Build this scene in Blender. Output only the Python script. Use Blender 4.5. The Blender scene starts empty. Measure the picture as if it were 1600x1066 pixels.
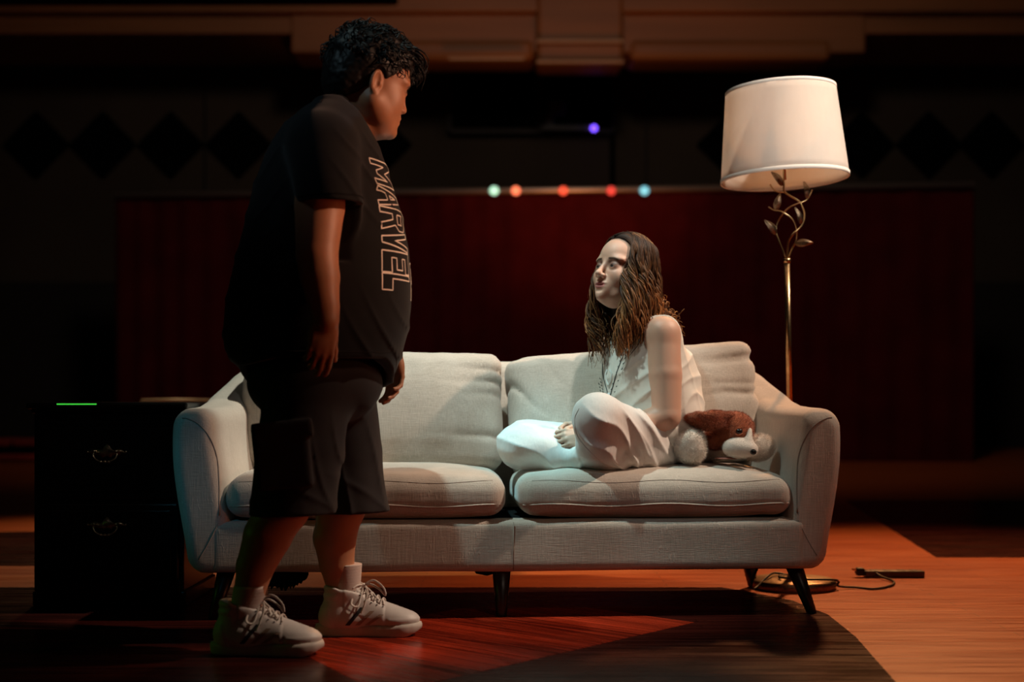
import bpy, bmesh, math, random
import numpy as np
from mathutils import Vector, Matrix
from mathutils.bvhtree import BVHTree
random.seed(7); rng = np.random.RandomState(11)
scene = bpy.context.scene
C = scene.collection
PI = math.pi

# ---------------------------------------------------------------- camera, world, lights
CAMZ = 0.68
def W(px, py, Y):                      # a point of the stage from its bearing and its distance
    return Vector(((px - 800.0) * Y / 2100.0, Y, CAMZ + (625.0 - py) * Y / 2100.0))
cd = bpy.data.cameras.new('camera'); cam = bpy.data.objects.new('camera', cd); C.objects.link(cam)
cam.location = (0, 0, CAMZ); cam.rotation_euler = (PI / 2, 0, 0)
cd.lens = 47.25; cd.sensor_width = 36; cd.shift_y = 0.0575
cd.dof.use_dof = True; cd.dof.focus_distance = 4.15; cd.dof.aperture_fstop = 1.7
cd.clip_end = 100
scene.camera = cam
scene.view_settings.view_transform = 'Standard'; scene.view_settings.look = 'None'
scene.view_settings.exposure = 0.0; scene.view_settings.gamma = 1.0
scene.view_settings.use_curve_mapping = False
world = bpy.data.worlds.new('world'); scene.world = world; world.use_nodes = True
world.node_tree.nodes['Background'].inputs[0].default_value = (0.0022, 0.0018, 0.0016, 1)
world.node_tree.nodes['Background'].inputs[1].default_value = 1.0

def spot(name, loc, target, energy, color, size=40, blend=0.5, radius=0.06, wide=1.0):
    l = bpy.data.lights.new(name, 'SPOT'); o = bpy.data.objects.new(name, l); C.objects.link(o)
    l.energy = energy; l.color = color; l.spot_size = math.radians(size); l.spot_blend = blend; l.shadow_soft_size = radius
    o.location = loc
    o.rotation_euler = (Vector(target) - Vector(loc)).to_track_quat('-Z', 'Y').to_euler()
    o.scale = (wide, 1, 1)                       # an oval beam, as through a shaped gate
    return o
# warm key from high on the right, a cool one from high on the left, small coloured washes
spot('warm_key_light', (3.6, 3.9, 4.5), (0.30, 4.52, 0.72), 900, (1.0, 0.75, 0.57), 21, 0.9, 0.06, 1.5)
spot('cool_key_light', (-1.35, 3.25, 5.4), (-0.05, 4.55, 0.72), 720, (0.72, 0.97, 0.92), 18, 0.9, 0.05, 1.3)
spot('cyan_special_light', (-1.1, 3.3, 4.9), (0.08, 4.40, 0.56), 640, (0.25, 0.86, 1.0), 6.5, 0.8, 0.03)
spot('top_light', (0.9, 2.9, 5.2), (0.02, 4.80, 0.98), 560, (0.96, 0.98, 0.92), 17, 1.0, 0.12, 1.35)
spot('lamp_accent_light', (2.6, -0.5, 3.2), (1.0, 4.86, 1.64), 1150, (1.0, 0.90, 0.80), 7.5, 0.7, 0.08)
spot('chest_light', (4.2, 3.15, 2.7), (-0.38, 3.72, 1.28), 640, (1.0, 0.53, 0.33), 13, 0.9, 0.06)
spot('left_arm_light', (0.7, 5.1, 4.6), (-0.93, 4.55, 0.68), 560, (0.95, 1.0, 0.86), 11, 0.8, 0.05)
spot('front_fill_light', (2.2, -0.8, 4.0), (0.48, 4.3, 0.45), 82, (1.0, 0.74, 0.58), 12, 0.9, 0.15, 1.6)
spot('teal_side_light', (-1.9, 0.6, 2.6), (-0.96, 4.12, 0.46), 62, (0.10, 0.62, 0.9), 7.5, 0.9, 0.08)
spot('cool_back_light', (-2.3, 2.0, 4.3), (-0.52, 3.66, 1.50), 60, (0.55, 0.85, 1.0), 13, 1.0, 0.08)
spot('green_side_light', (-3.2, 3.55, 0.9), (-0.8, 3.7, 0.12), 3, (0.25, 1.0, 0.08), 40, 0.9, 0.1)
spot('cabinet_light', (-0.9, 0.8, 2.4), (-1.33, 4.4, 0.45), 9, (1.0, 0.85, 0.7), 9, 0.8, 0.03)
spot('red_side_light', (3.9, 3.1, 1.0), (-0.3, 3.75, 0.9), 66, (1.0, 0.26, 0.10), 25, 0.8, 0.2)
spot('floor_wash_light', (2.6, 9.0, 5.0), (1.9, 4.7, 0.0), 1450, (1.0, 0.42, 0.15), 46, 0.9, 0.2)
spot('left_floor_wash_light', (-2.2, 9.5, 4.5), (-1.9, 6.4, 0.0), 420, (1.0, 0.60, 0.28), 38, 0.9, 0.2)
spot('back_wall_wash_light', (0.8, 12.5, 0.9), (0.6, 17.0, 5.8), 170, (1.0, 0.36, 0.10), 70, 1.0, 0.4)
spot('back_fill_light', (0.5, 5.0, 6.5), (0.3, 17.0, 2.8), 560, (1.0, 0.78, 0.62), 90, 1.0, 0.6)  # added fill that lifts the dark back wall and curtain

# ---------------------------------------------------------------- naming helpers
def link(name, me, mats=(), parent=None):
    o = bpy.data.objects.new(name, me); C.objects.link(o)
    for m in (mats if isinstance(mats, (list, tuple)) else [mats]): me.materials.append(m)
    if parent is not None: o.parent = parent
    return o
def empty(name, label, cat, loc=(0, 0, 0), rz=0.0, group=None):
    o = bpy.data.objects.new(name, None); C.objects.link(o); o.empty_display_size = 0.1
    o.location = loc; o.rotation_euler = (0, 0, rz)
    return tag(o, label, cat, group)
def tag(o, label, cat, group=None):
    o['label'] = label; o['category'] = cat
    if group: o['group'] = group
    return o
def struct(o):
    o['kind'] = 'structure'; return o

# ---------------------------------------------------------------- materials
def nodes_of(m):
    m.use_nodes = True; return m.node_tree.nodes, m.node_tree.links, m.node_tree.nodes['Principled BSDF']
def mat(name, col, rough=0.6, metal=0.0, noise=None, bump=None, sheen=0.0, coat=0.0, sss=0.0, spec=None,
        attr=False, emit=None, scale3=(1, 1, 1), trans=None, two=None):
    """noise=(scale, amount) colour mottling; bump=(scale, strength, distance)"""
    m = bpy.data.materials.new(name); N, L, B = nodes_of(m)
    B.inputs['Base Color'].default_value = (*col, 1); B.inputs['Roughness'].default_value = rough
    B.inputs['Metallic'].default_value = metal
    if spec is not None: B.inputs['Specular IOR Level'].default_value = spec
    if sheen: B.inputs['Sheen Weight'].default_value = sheen; B.inputs['Sheen Roughness'].default_value = 0.5
    if coat: B.inputs['Coat Weight'].default_value = coat; B.inputs['Coat Roughness'].default_value = 0.1
    if sss:
        B.inputs['Subsurface Weight'].default_value = sss; B.inputs['Subsurface Scale'].default_value = 0.006
        B.inputs['Subsurface Radius'].default_value = (1.0, 0.35, 0.2)
    if emit: B.inputs['Emission Color'].default_value = (*emit[0], 1); B.inputs['Emission Strength'].default_value = emit[1]
    tc = N.new('ShaderNodeTexCoord'); mp = N.new('ShaderNodeMapping'); mp.inputs['Scale'].default_value = scale3
    L.new(tc.outputs['Object'], mp.inputs['Vector'])
    src = None
    if attr:
        a = N.new('ShaderNodeAttribute'); a.attribute_name = 'Col'; src = a.outputs['Color']
    if noise:
        n = N.new('ShaderNodeTexNoise'); n.inputs['Scale'].default_value = noise[0]; n.inputs['Detail'].default_value = 5
        L.new(mp.outputs[0], n.inputs['Vector'])
        mr = N.new('ShaderNodeMapRange'); mr.inputs[1].default_value = 0.3; mr.inputs[2].default_value = 0.7
        L.new(n.outputs['Fac'], mr.inputs[0])
        mx = N.new('ShaderNodeMix'); mx.data_type = 'RGBA'; L.new(mr.outputs[0], mx.inputs[0])
        if two is not None and src is None:
            mx.inputs[6].default_value = (*col, 1); mx.inputs[7].default_value = (*two, 1)
        else:
            if src is None:
                r = N.new('ShaderNodeRGB'); r.outputs[0].default_value = (*col, 1); src = r.outputs[0]
            mx.blend_type = 'MIX'
            d = N.new('ShaderNodeMix'); d.data_type = 'RGBA'; d.blend_type = 'MULTIPLY'; d.inputs[0].default_value = 1
            k = 1 - noise[1]; d.inputs[7].default_value = (k, k, k, 1); L.new(src, d.inputs[6])
            L.new(d.outputs[2], mx.inputs[6]); L.new(src, mx.inputs[7])
        L.new(mx.outputs[2], B.inputs['Base Color'])
    elif src is not None: L.new(src, B.inputs['Base Color'])
    if bump:
        n2 = N.new('ShaderNodeTexNoise'); n2.inputs['Scale'].default_value = bump[0]; n2.inputs['Detail'].default_value = 4
        L.new(mp.outputs[0], n2.inputs['Vector'])
        b = N.new('ShaderNodeBump'); b.inputs['Strength'].default_value = bump[1]
        b.inputs['Distance'].default_value = bump[2] if len(bump) > 2 else 0.002
        L.new(n2.outputs['Fac'], b.inputs['Height']); L.new(b.outputs[0], B.inputs['Normal'])
    if trans:
        out = N['Material Output']; t = N.new('ShaderNodeBsdfTranslucent'); t.inputs[0].default_value = (*col, 1)
        ms = N.new('ShaderNodeMixShader'); ms.inputs[0].default_value = trans
        L.new(B.outputs[0], ms.inputs[1]); L.new(t.outputs[0], ms.inputs[2]); L.new(ms.outputs[0], out.inputs['Surface'])
    return m

def linen(name, base, dark):
    """slubby linen weave: fine vertical and horizontal threads, pale slubs, soft blotches"""
    m = bpy.data.materials.new(name); N, L, B = nodes_of(m)
    B.inputs['Roughness'].default_value = 0.9; B.inputs['Sheen Weight'].default_value = 0.25
    B.inputs['Specular IOR Level'].default_value = 0.2
    tc = N.new('ShaderNodeTexCoord')
    def noise(sc, s3, det=3):
        mp = N.new('ShaderNodeMapping'); mp.inputs['Scale'].default_value = s3; L.new(tc.outputs['Object'], mp.inputs['Vector'])
        n = N.new('ShaderNodeTexNoise'); n.inputs['Scale'].default_value = sc; n.inputs['Detail'].default_value = det
        L.new(mp.outputs[0], n.inputs['Vector']); return n.outputs['Fac']
    v = noise(330, (1, 1, 0.06)); h = noise(420, (0.06, 1, 1)); bl = noise(5, (1, 1, 1)); sl = noise(150, (1, 1, 0.28), 3)
    def math_(op, a, b, clamp=False):
        n = N.new('ShaderNodeMath'); n.operation = op; n.use_clamp = clamp
        for i, q in enumerate((a, b)):
            if isinstance(q, (int, float)): n.inputs[i].default_value = q
            else: L.new(q, n.inputs[i])
        return n.outputs[0]
    thr = math_('ADD', math_('MULTIPLY', v, 0.5), math_('MULTIPLY', h, 0.5))
    f = math_('ADD', math_('MULTIPLY', thr, 0.9), math_('MULTIPLY', bl, 0.5))
    mr = N.new('ShaderNodeMapRange'); mr.inputs[1].default_value = 0.5; mr.inputs[2].default_value = 0.9; L.new(f, mr.inputs[0])
    mx = N.new('ShaderNodeMix'); mx.data_type = 'RGBA'; mx.inputs[6].default_value = (*dark, 1); mx.inputs[7].default_value = (*base, 1)
    L.new(mr.outputs[0], mx.inputs[0])
    slub = N.new('ShaderNodeMapRange'); slub.inputs[1].default_value = 0.58; slub.inputs[2].default_value = 0.76; L.new(sl, slub.inputs[0])
    pa = N.new('ShaderNodeMapRange'); pa.inputs[1].default_value = 0.46; pa.inputs[2].default_value = 0.68; L.new(noise(7, (1, 1, 1), 2), pa.inputs[0])
    slm = math_('MULTIPLY', slub.outputs[0], pa.outputs[0])
    mx2 = N.new('ShaderNodeMix'); mx2.data_type = 'RGBA'; L.new(slm, mx2.inputs[0])
    L.new(mx.outputs[2], mx2.inputs[6]); mx2.inputs[7].default_value = (min(1, base[0] * 1.12), min(1, base[1] * 1.12), min(1, base[2] * 1.12), 1)
    L.new(mx2.outputs[2], B.inputs['Base Color'])
    b = N.new('ShaderNodeBump'); b.inputs['Strength'].default_value = 0.55; b.inputs['Distance'].default_value = 0.0022
    hh = math_('ADD', thr, math_('MULTIPLY', slm, 0.8))
    L.new(hh, b.inputs['Height']); L.new(b.outputs[0], B.inputs['Normal'])
    return m

def boards(name, c1, c2, rough, width=0.057, rot=0.0, bump=0.4, seam=0.35, coat=0.3, grain=1.0, spec=0.5):
    """varnished strip flooring: per board tint, grain and recessed seams; boards run along X turned by rot"""
    m = bpy.data.materials.new(name); N, L, B = nodes_of(m)
    B.inputs['Coat Weight'].default_value = coat; B.inputs['Coat Roughness'].default_value = 0.16
    B.inputs['Specular IOR Level'].default_value = spec
    tc = N.new('ShaderNodeTexCoord'); mp = N.new('ShaderNodeMapping'); mp.inputs['Rotation'].default_value = (0, 0, rot)
    L.new(tc.outputs['Object'], mp.inputs['Vector'])
    br = N.new('ShaderNodeTexBrick'); br.inputs['Scale'].default_value = 1.0
    br.inputs['Brick Width'].default_value = 0.9; br.inputs['Row Height'].default_value = width
    br.inputs['Mortar Size'].default_value = 0.0016; br.inputs['Mortar Smooth'].default_value = 0.4; br.inputs['Bias'].default_value = 0
    br.offset = 0.37; br.inputs['Color1'].default_value = (0, 0, 0, 1); br.inputs['Color2'].default_value = (1, 1, 1, 1)
    br.inputs['Mortar'].default_value = (0.5, 0.5, 0.5, 1)
    L.new(mp.outputs[0], br.inputs['Vector'])
    mp2 = N.new('ShaderNodeMapping'); mp2.inputs['Scale'].default_value = (1.2, 22, 1); L.new(mp.outputs[0], mp2.inputs['Vector'])
    n = N.new('ShaderNodeTexNoise'); n.inputs['Scale'].default_value = 2.2; n.inputs['Detail'].default_value = 6; n.inputs['Distortion'].default_value = 0.6
    L.new(mp2.outputs[0], n.inputs['Vector'])
    mp3 = N.new('ShaderNodeMapping'); mp3.inputs['Scale'].default_value = (1, 3, 1); L.new(mp.outputs[0], mp3.inputs['Vector'])
    nb = N.new('ShaderNodeTexNoise'); nb.inputs['Scale'].default_value = 2.0; nb.inputs['Detail'].default_value = 3; L.new(mp3.outputs[0], nb.inputs['Vector'])
    def mth(op, a, b):
        q = N.new('ShaderNodeMath'); q.operation = op
        for i, z in enumerate((a, b)):
            if isinstance(z, (int, float)): q.inputs[i].default_value = z
            else: L.new(z, q.inputs[i])
        return q.outputs[0]
    s = mth('ADD', mth('ADD', mth('MULTIPLY', n.outputs['Fac'], 0.9 * grain), mth('MULTIPLY', br.outputs['Color'], 0.28)), mth('MULTIPLY', nb.outputs['Fac'], 0.6))
    mr = N.new('ShaderNodeMapRange'); mr.inputs[1].default_value = 0.55; mr.inputs[2].default_value = 1.25; L.new(s, mr.inputs[0])
    mx = N.new('ShaderNodeMix'); mx.data_type = 'RGBA'; mx.inputs[6].default_value = (*c1, 1); mx.inputs[7].default_value = (*c2, 1)
    L.new(mr.outputs[0], mx.inputs[0])
    dk = N.new('ShaderNodeMix'); dk.data_type = 'RGBA'; dk.blend_type = 'MULTIPLY'; dk.inputs[7].default_value = (seam, seam, seam, 1)
    L.new(br.outputs['Fac'], dk.inputs[0]); L.new(mx.outputs[2], dk.inputs[6]); L.new(dk.outputs[2], B.inputs['Base Color'])
    rr = N.new('ShaderNodeMapRange'); rr.inputs[3].default_value = rough - 0.07; rr.inputs[4].default_value = rough + 0.12
    rr.inputs[1].default_value = 0.3; rr.inputs[2].default_value = 0.7
    L.new(n.outputs['Fac'], rr.inputs[0]); L.new(rr.outputs[0], B.inputs['Roughness'])
    h = mth('SUBTRACT', mth('MULTIPLY', n.outputs['Fac'], 0.35), br.outputs['Fac'])
    b = N.new('ShaderNodeBump'); b.inputs['Strength'].default_value = bump; b.inputs['Distance'].default_value = 0.0015
    L.new(h, b.inputs['Height']); L.new(b.outputs[0], B.inputs['Normal'])
    return m

M = {}
M['linen'] = linen('oatmeal_linen', (0.60, 0.53, 0.46), (0.42, 0.36, 0.30))
M['seam'] = mat('linen_seam', (0.30, 0.25, 0.21), 0.9)
M['darkwood'] = mat('dark_leg_wood', (0.018, 0.010, 0.007), 0.35, bump=(60, 0.2))
M['dust'] = mat('black_dust_cover', (0.006, 0.006, 0.006), 0.95, spec=0.05)
M['black_lacquer'] = mat('black_lacquer', (0.004, 0.004, 0.004), 0.28, bump=(30, 0.05), spec=0.4)
M['brass'] = mat('worn_brass', (0.62, 0.44, 0.24), 0.30, 1.0, noise=(40, 0.35))
M['oldbrass'] = mat('antique_brass', (0.36, 0.26, 0.17), 0.42, 1.0, noise=(160, 0.5), bump=(220, 0.4))
M['handle'] = mat('aged_pewter', (0.75, 0.62, 0.45), 0.28, 1.0)
M['shade'] = mat('lampshade_fabric', (0.88, 0.84, 0.78), 0.9, bump=(500, 0.2, 0.0006), trans=0.5, scale3=(1, 1, 0.3), noise=(60, 0.05))
M['shade_trim'] = mat('lampshade_trim', (0.80, 0.76, 0.70), 0.9)
M['bulb'] = mat('frosted_bulb', (0.85, 0.83, 0.8), 0.3)
M['cord'] = mat('black_cord', (0.008, 0.008, 0.008), 0.5)
M['strip'] = mat('brown_plastic', (0.10, 0.075, 0.06), 0.45)
M['orange_floor'] = boards('honey_floor_boards', (0.42, 0.070, 0.013), (0.64, 0.155, 0.030), 0.36, coat=0.2, bump=0.25)
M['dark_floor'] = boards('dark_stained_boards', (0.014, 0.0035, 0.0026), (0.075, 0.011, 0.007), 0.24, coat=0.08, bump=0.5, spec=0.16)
M['red_floor'] = boards('red_stained_diagonal_boards', (0.016, 0.002, 0.0015), (0.42, 0.035, 0.012), 0.24, rot=math.radians(42), coat=0.08, bump=0.6, grain=1.3, spec=0.16)
M['curtain'] = mat('maroon_curtain_cloth', (0.075, 0.006, 0.007), 0.95, noise=(3, 0.3), spec=0.05)
M['rail'] = mat('brushed_rail', (0.45, 0.36, 0.32), 0.38, 0.8)
M['wall'] = mat('brown_back_wall', (0.055, 0.036, 0.022), 0.9, noise=(0.8, 0.3), bump=(20, 0.2))
M['wall_low'] = mat('dark_wainscot', (0.012, 0.009, 0.008), 0.9)
M['black'] = mat('flat_black', (0.002, 0.002, 0.002), 0.95, spec=0.02)
M['soffit'] = mat('honey_soffit_wood', (0.34, 0.12, 0.035), 0.55, noise=(1.2, 0.35), bump=(30, 0.2), scale3=(0.3, 1, 3))
M['soffit_trim'] = mat('pale_moulding', (0.50, 0.30, 0.18), 0.45)
M['glass_frame'] = mat('booth_frame', (0.03, 0.022, 0.018), 0.7)
M['grey_kit'] = mat('grey_equipment', (0.12, 0.12, 0.125), 0.6)
M['red_cloth'] = mat('red_bench_cloth', (0.35, 0.03, 0.02), 0.9, noise=(6, 0.4))
M['cream'] = mat('cream_paint', (0.48, 0.40, 0.33), 0.5, noise=(20, 0.1))
M['skin_m'] = mat('brown_skin', (0.45, 0.20, 0.11), 0.5, sss=0.12, attr=True, bump=(140, 0.12, 0.0008), noise=(30, 0.10))
M['skin_f'] = mat('fair_skin', (0.70, 0.46, 0.36), 0.5, sss=0.12, attr=True, bump=(180, 0.06, 0.0006), noise=(20, 0.05))
M['eye'] = mat('eye', (0.8, 0.8, 0.8), 0.12, attr=True)
M['hair_m'] = mat('black_curly_hair', (0.007, 0.006, 0.006), 0.5, spec=0.35)
M['hair_f'] = mat('chestnut_hair', (0.10, 0.035, 0.014), 0.52, attr=True, spec=0.25, noise=(60, 0.4))
M['tee'] = mat('black_jersey', (0.0125, 0.0125, 0.0135), 0.92, bump=(400, 0.3, 0.0006), sheen=0.12, noise=(8, 0.2), spec=0.15)
M['rib'] = mat('black_ribbing', (0.010, 0.010, 0.011), 0.95, bump=(700, 0.5, 0.0006), spec=0.1)
M['print'] = mat('cream_print', (0.85, 0.78, 0.68), 0.7)
M['shorts'] = mat('charcoal_cotton', (0.040, 0.036, 0.036), 0.95, bump=(350, 0.3, 0.0006), noise=(12, 0.25), sheen=0.05, spec=0.1)
M['leather'] = mat('white_leather', (0.68, 0.62, 0.57), 0.5, noise=(30, 0.12), bump=(160, 0.15, 0.0006))
M['sole'] = mat('cream_rubber', (0.62, 0.54, 0.47), 0.6, noise=(50, 0.12))
M['lace'] = mat('white_cotton_lace', (0.72, 0.64, 0.57), 0.9, bump=(900, 0.3, 0.0005))
M['sock'] = mat('off_white_sock', (0.60, 0.48, 0.42), 0.95, bump=(500, 0.3, 0.0006))
M['stripe_dark'] = mat('dark_stripe', (0.02, 0.016, 0.015), 0.6)
M['stripe_tan'] = mat('tan_stripe', (0.34, 0.23, 0.16), 0.6)
M['gauze'] = mat('crinkled_white_cotton', (0.78, 0.74, 0.70), 0.92, bump=(90, 0.5, 0.0022), scale3=(1, 1, 0.35), sheen=0.15, noise=(200, 0.06))
M['blouse'] = mat('white_blouse_cotton', (0.76, 0.73, 0.66), 0.9, bump=(200, 0.3, 0.001), sheen=0.15, noise=(60, 0.05))
M['embroidery'] = mat('dark_green_thread', (0.03, 0.05, 0.05), 0.9)
M['ribbon'] = mat('pale_ribbon', (0.72, 0.78, 0.76), 0.8)
M['bead'] = mat('white_bead', (0.8, 0.85, 0.88), 0.3)
M['plush_w'] = mat('white_plush', (0.80, 0.72, 0.64), 1.0, sheen=0.3, noise=(60, 0.12), bump=(260, 0.8, 0.002))
M['plush_b'] = mat('rust_brown_plush', (0.42, 0.105, 0.038), 1.0, sheen=0.3, noise=(90, 0.4), bump=(260, 0.8, 0.002))
M['plush_black'] = mat('black_plastic', (0.008, 0.007, 0.006), 0.2)
M['plush_pink'] = mat('pink_plush_felt', (0.42, 0.16, 0.12), 0.95)

# ---------------------------------------------------------------- plain mesh helpers
def mesh_from(name, verts, faces, smooth=True):
    me = bpy.data.meshes.new(name); me.from_pydata([tuple(v) for v in verts], [], faces); me.update()
    if smooth: me.polygons.foreach_set('use_smooth', [True] * len(me.polygons))
    return me
def obj(name, vf, m, parent=None, smooth=True):
    return link(name, mesh_from(name, vf[0], vf[1], smooth), m, parent)
def join(parts):
    V, F = [], []
    for v, f in parts:
        n = len(V); V += list(v); F += [tuple(i + n for i in q) for q in f]
    return V, F
def box(c, s, bev=0.0, rot=None):
    """box centred at c with full sizes s and bevelled edges"""
    bm = bmesh.new(); bmesh.ops.create_cube(bm, size=1.0)
    for v in bm.verts: v.co = Vector((v.co.x * s[0], v.co.y * s[1], v.co.z * s[2]))
    if bev > 0: bmesh.ops.bevel(bm, geom=list(bm.edges), offset=bev, segments=2, affect='EDGES', profile=0.5)
    if rot is not None: bmesh.ops.transform(bm, matrix=rot.to_4x4(), verts=bm.verts)
    V = [v.co + Vector(c) for v in bm.verts]; bm.verts.index_update()
    F = [tuple(v.index for v in f.verts) for f in bm.faces]; bm.free(); return V, F
def catmull(P, n=6):
    P = [Vector(p) for p in P]
    if len(P) < 3: return P
    Q = [P[0] * 2 - P[1]] + P + [P[-1] * 2 - P[-2]]; out = []
    for i in range(1, len(Q) - 2):
        a, b, c, d = Q[i - 1:i + 3]
        for k in range(n):
            t = k / n
            out.append(0.5 * ((2 * b) + (c - a) * t + (2 * a - 5 * b + 4 * c - d) * t * t + (3 * b - a - 3 * c + d) * t ** 3))
    out.append(P[-1]); return out
def tube(P, r, sides=8, flat=None):
    """tube along points; r a number or one radius per point; flat=(normal, factor) squashes it"""
    P = [Vector(p) for p in P]; n = len(P); rs = r if isinstance(r, (list, tuple)) else [r] * n
    V, F = [], []; T0 = (P[1] - P[0]).normalized()
    N0 = T0.orthogonal().normalized()
    if flat is not None:
        N0 = (Vector(flat[0]) - T0 * T0.dot(Vector(flat[0])))
        N0 = N0.normalized() if N0.length > 1e-5 else T0.orthogonal().normalized()
    for i in range(n):
        T = (P[min(i + 1, n - 1)] - P[max(i - 1, 0)]); T = T.normalized() if T.length > 1e-9 else T0
        N0 = (N0 - T * T.dot(N0)); N0 = N0.normalized() if N0.length > 1e-6 else T.orthogonal().normalized()
        Bn = T.cross(N0)
        for k in range(sides):
            a = 2 * PI * k / sides
            V.append(P[i] + N0 * (math.cos(a) * rs[i] * (flat[1] if flat else 1)) + Bn * (math.sin(a) * rs[i]))
    for i in range(n - 1):
        for k in range(sides):
            a = i * sides + k; b = i * sides + (k + 1) % sides
            F.append((a, b, b + sides, a + sides))
    F.append(tuple(range(sides))[::-1]); F.append(tuple((n - 1) * sides + k for k in range(sides)))
    return V, F
def lathe(prof, seg=32, c=(0, 0, 0), closed=False):
    """profile of (radius, z) turned about Z"""
    V, F = [], []
    for r, z in prof:
        for k in range(seg):
            a = 2 * PI * k / seg; V.append(Vector((c[0] + r * math.cos(a), c[1] + r * math.sin(a), c[2] + z)))
    n = len(prof)
    for i in range(n - 1 + (1 if closed else 0)):
        for k in range(seg):
            a = i * seg + k; b = i * seg + (k + 1) % seg; j = ((i + 1) % n) * seg
            F.append((a, b, j + (k + 1) % seg, j + k))
    if not closed:
        F.append(tuple(range(seg))[::-1]); F.append(tuple((n - 1) * seg + k for k in range(seg)))
    return V, F
def ball(c, r, seg=16, rings=10, scale=(1, 1, 1), rot=None):
    V = [Vector((0, 0, 1))]; F = []
    for i in range(1, rings):
        t = PI * i / rings
        for k in range(seg):
            a = 2 * PI * k / seg; V.append(Vector((math.sin(t) * math.cos(a), math.sin(t) * math.sin(a), math.cos(t))))
    V.append(Vector((0, 0, -1)))
    for k in range(seg): F.append((0, 1 + k, 1 + (k + 1) % seg))
    for i in range(rings - 2):
        for k in range(seg):
            a = 1 + i * seg + k; b = 1 + i * seg + (k + 1) % seg; F.append((a, a + seg, b + seg, b))
    e = len(V) - 1; s = 1 + (rings - 2) * seg
    for k in range(seg): F.append((e, s + (k + 1) % seg, s + k))
    out = []
    for v in V:
        q = Vector((v.x * r * scale[0], v.y * r * scale[1], v.z * r * scale[2]))
        if rot is not None: q = rot @ q
        out.append(q + Vector(c))
    return out, F

# ---------------------------------------------------------------- implicit surfaces
def vnoise(X, Y, Z, seed=0):
    X, Y, Z = np.broadcast_arrays(X, Y, Z)
    xi = np.floor(X).astype(np.int64); yi = np.floor(Y).astype(np.int64); zi = np.floor(Z).astype(np.int64)
    fx, fy, fz = X - xi, Y - yi, Z - zi
    fx = fx * fx * (3 - 2 * fx); fy = fy * fy * (3 - 2 * fy); fz = fz * fz * (3 - 2 * fz)
    def h(i, j, k):
        n = (i * 73856093) ^ (j * 19349663) ^ (k * 83492791) ^ (seed * 2654435)
        n = (n ^ (n >> 13)) * 1274126177; n = n ^ (n >> 16)
        return (n & 0xffff) / 32767.5 - 1.0
    r = 0
    for a in (0, 1):
        for b in (0, 1):
            for c in (0, 1):
                r = r + h(xi + a, yi + b, zi + c) * (fx if a else 1 - fx) * (fy if b else 1 - fy) * (fz if c else 1 - fz)
    return r
def sstep(a, b, x):
    t = np.clip((x - a) / (b - a), 0, 1); return t * t * (3 - 2 * t)

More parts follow.
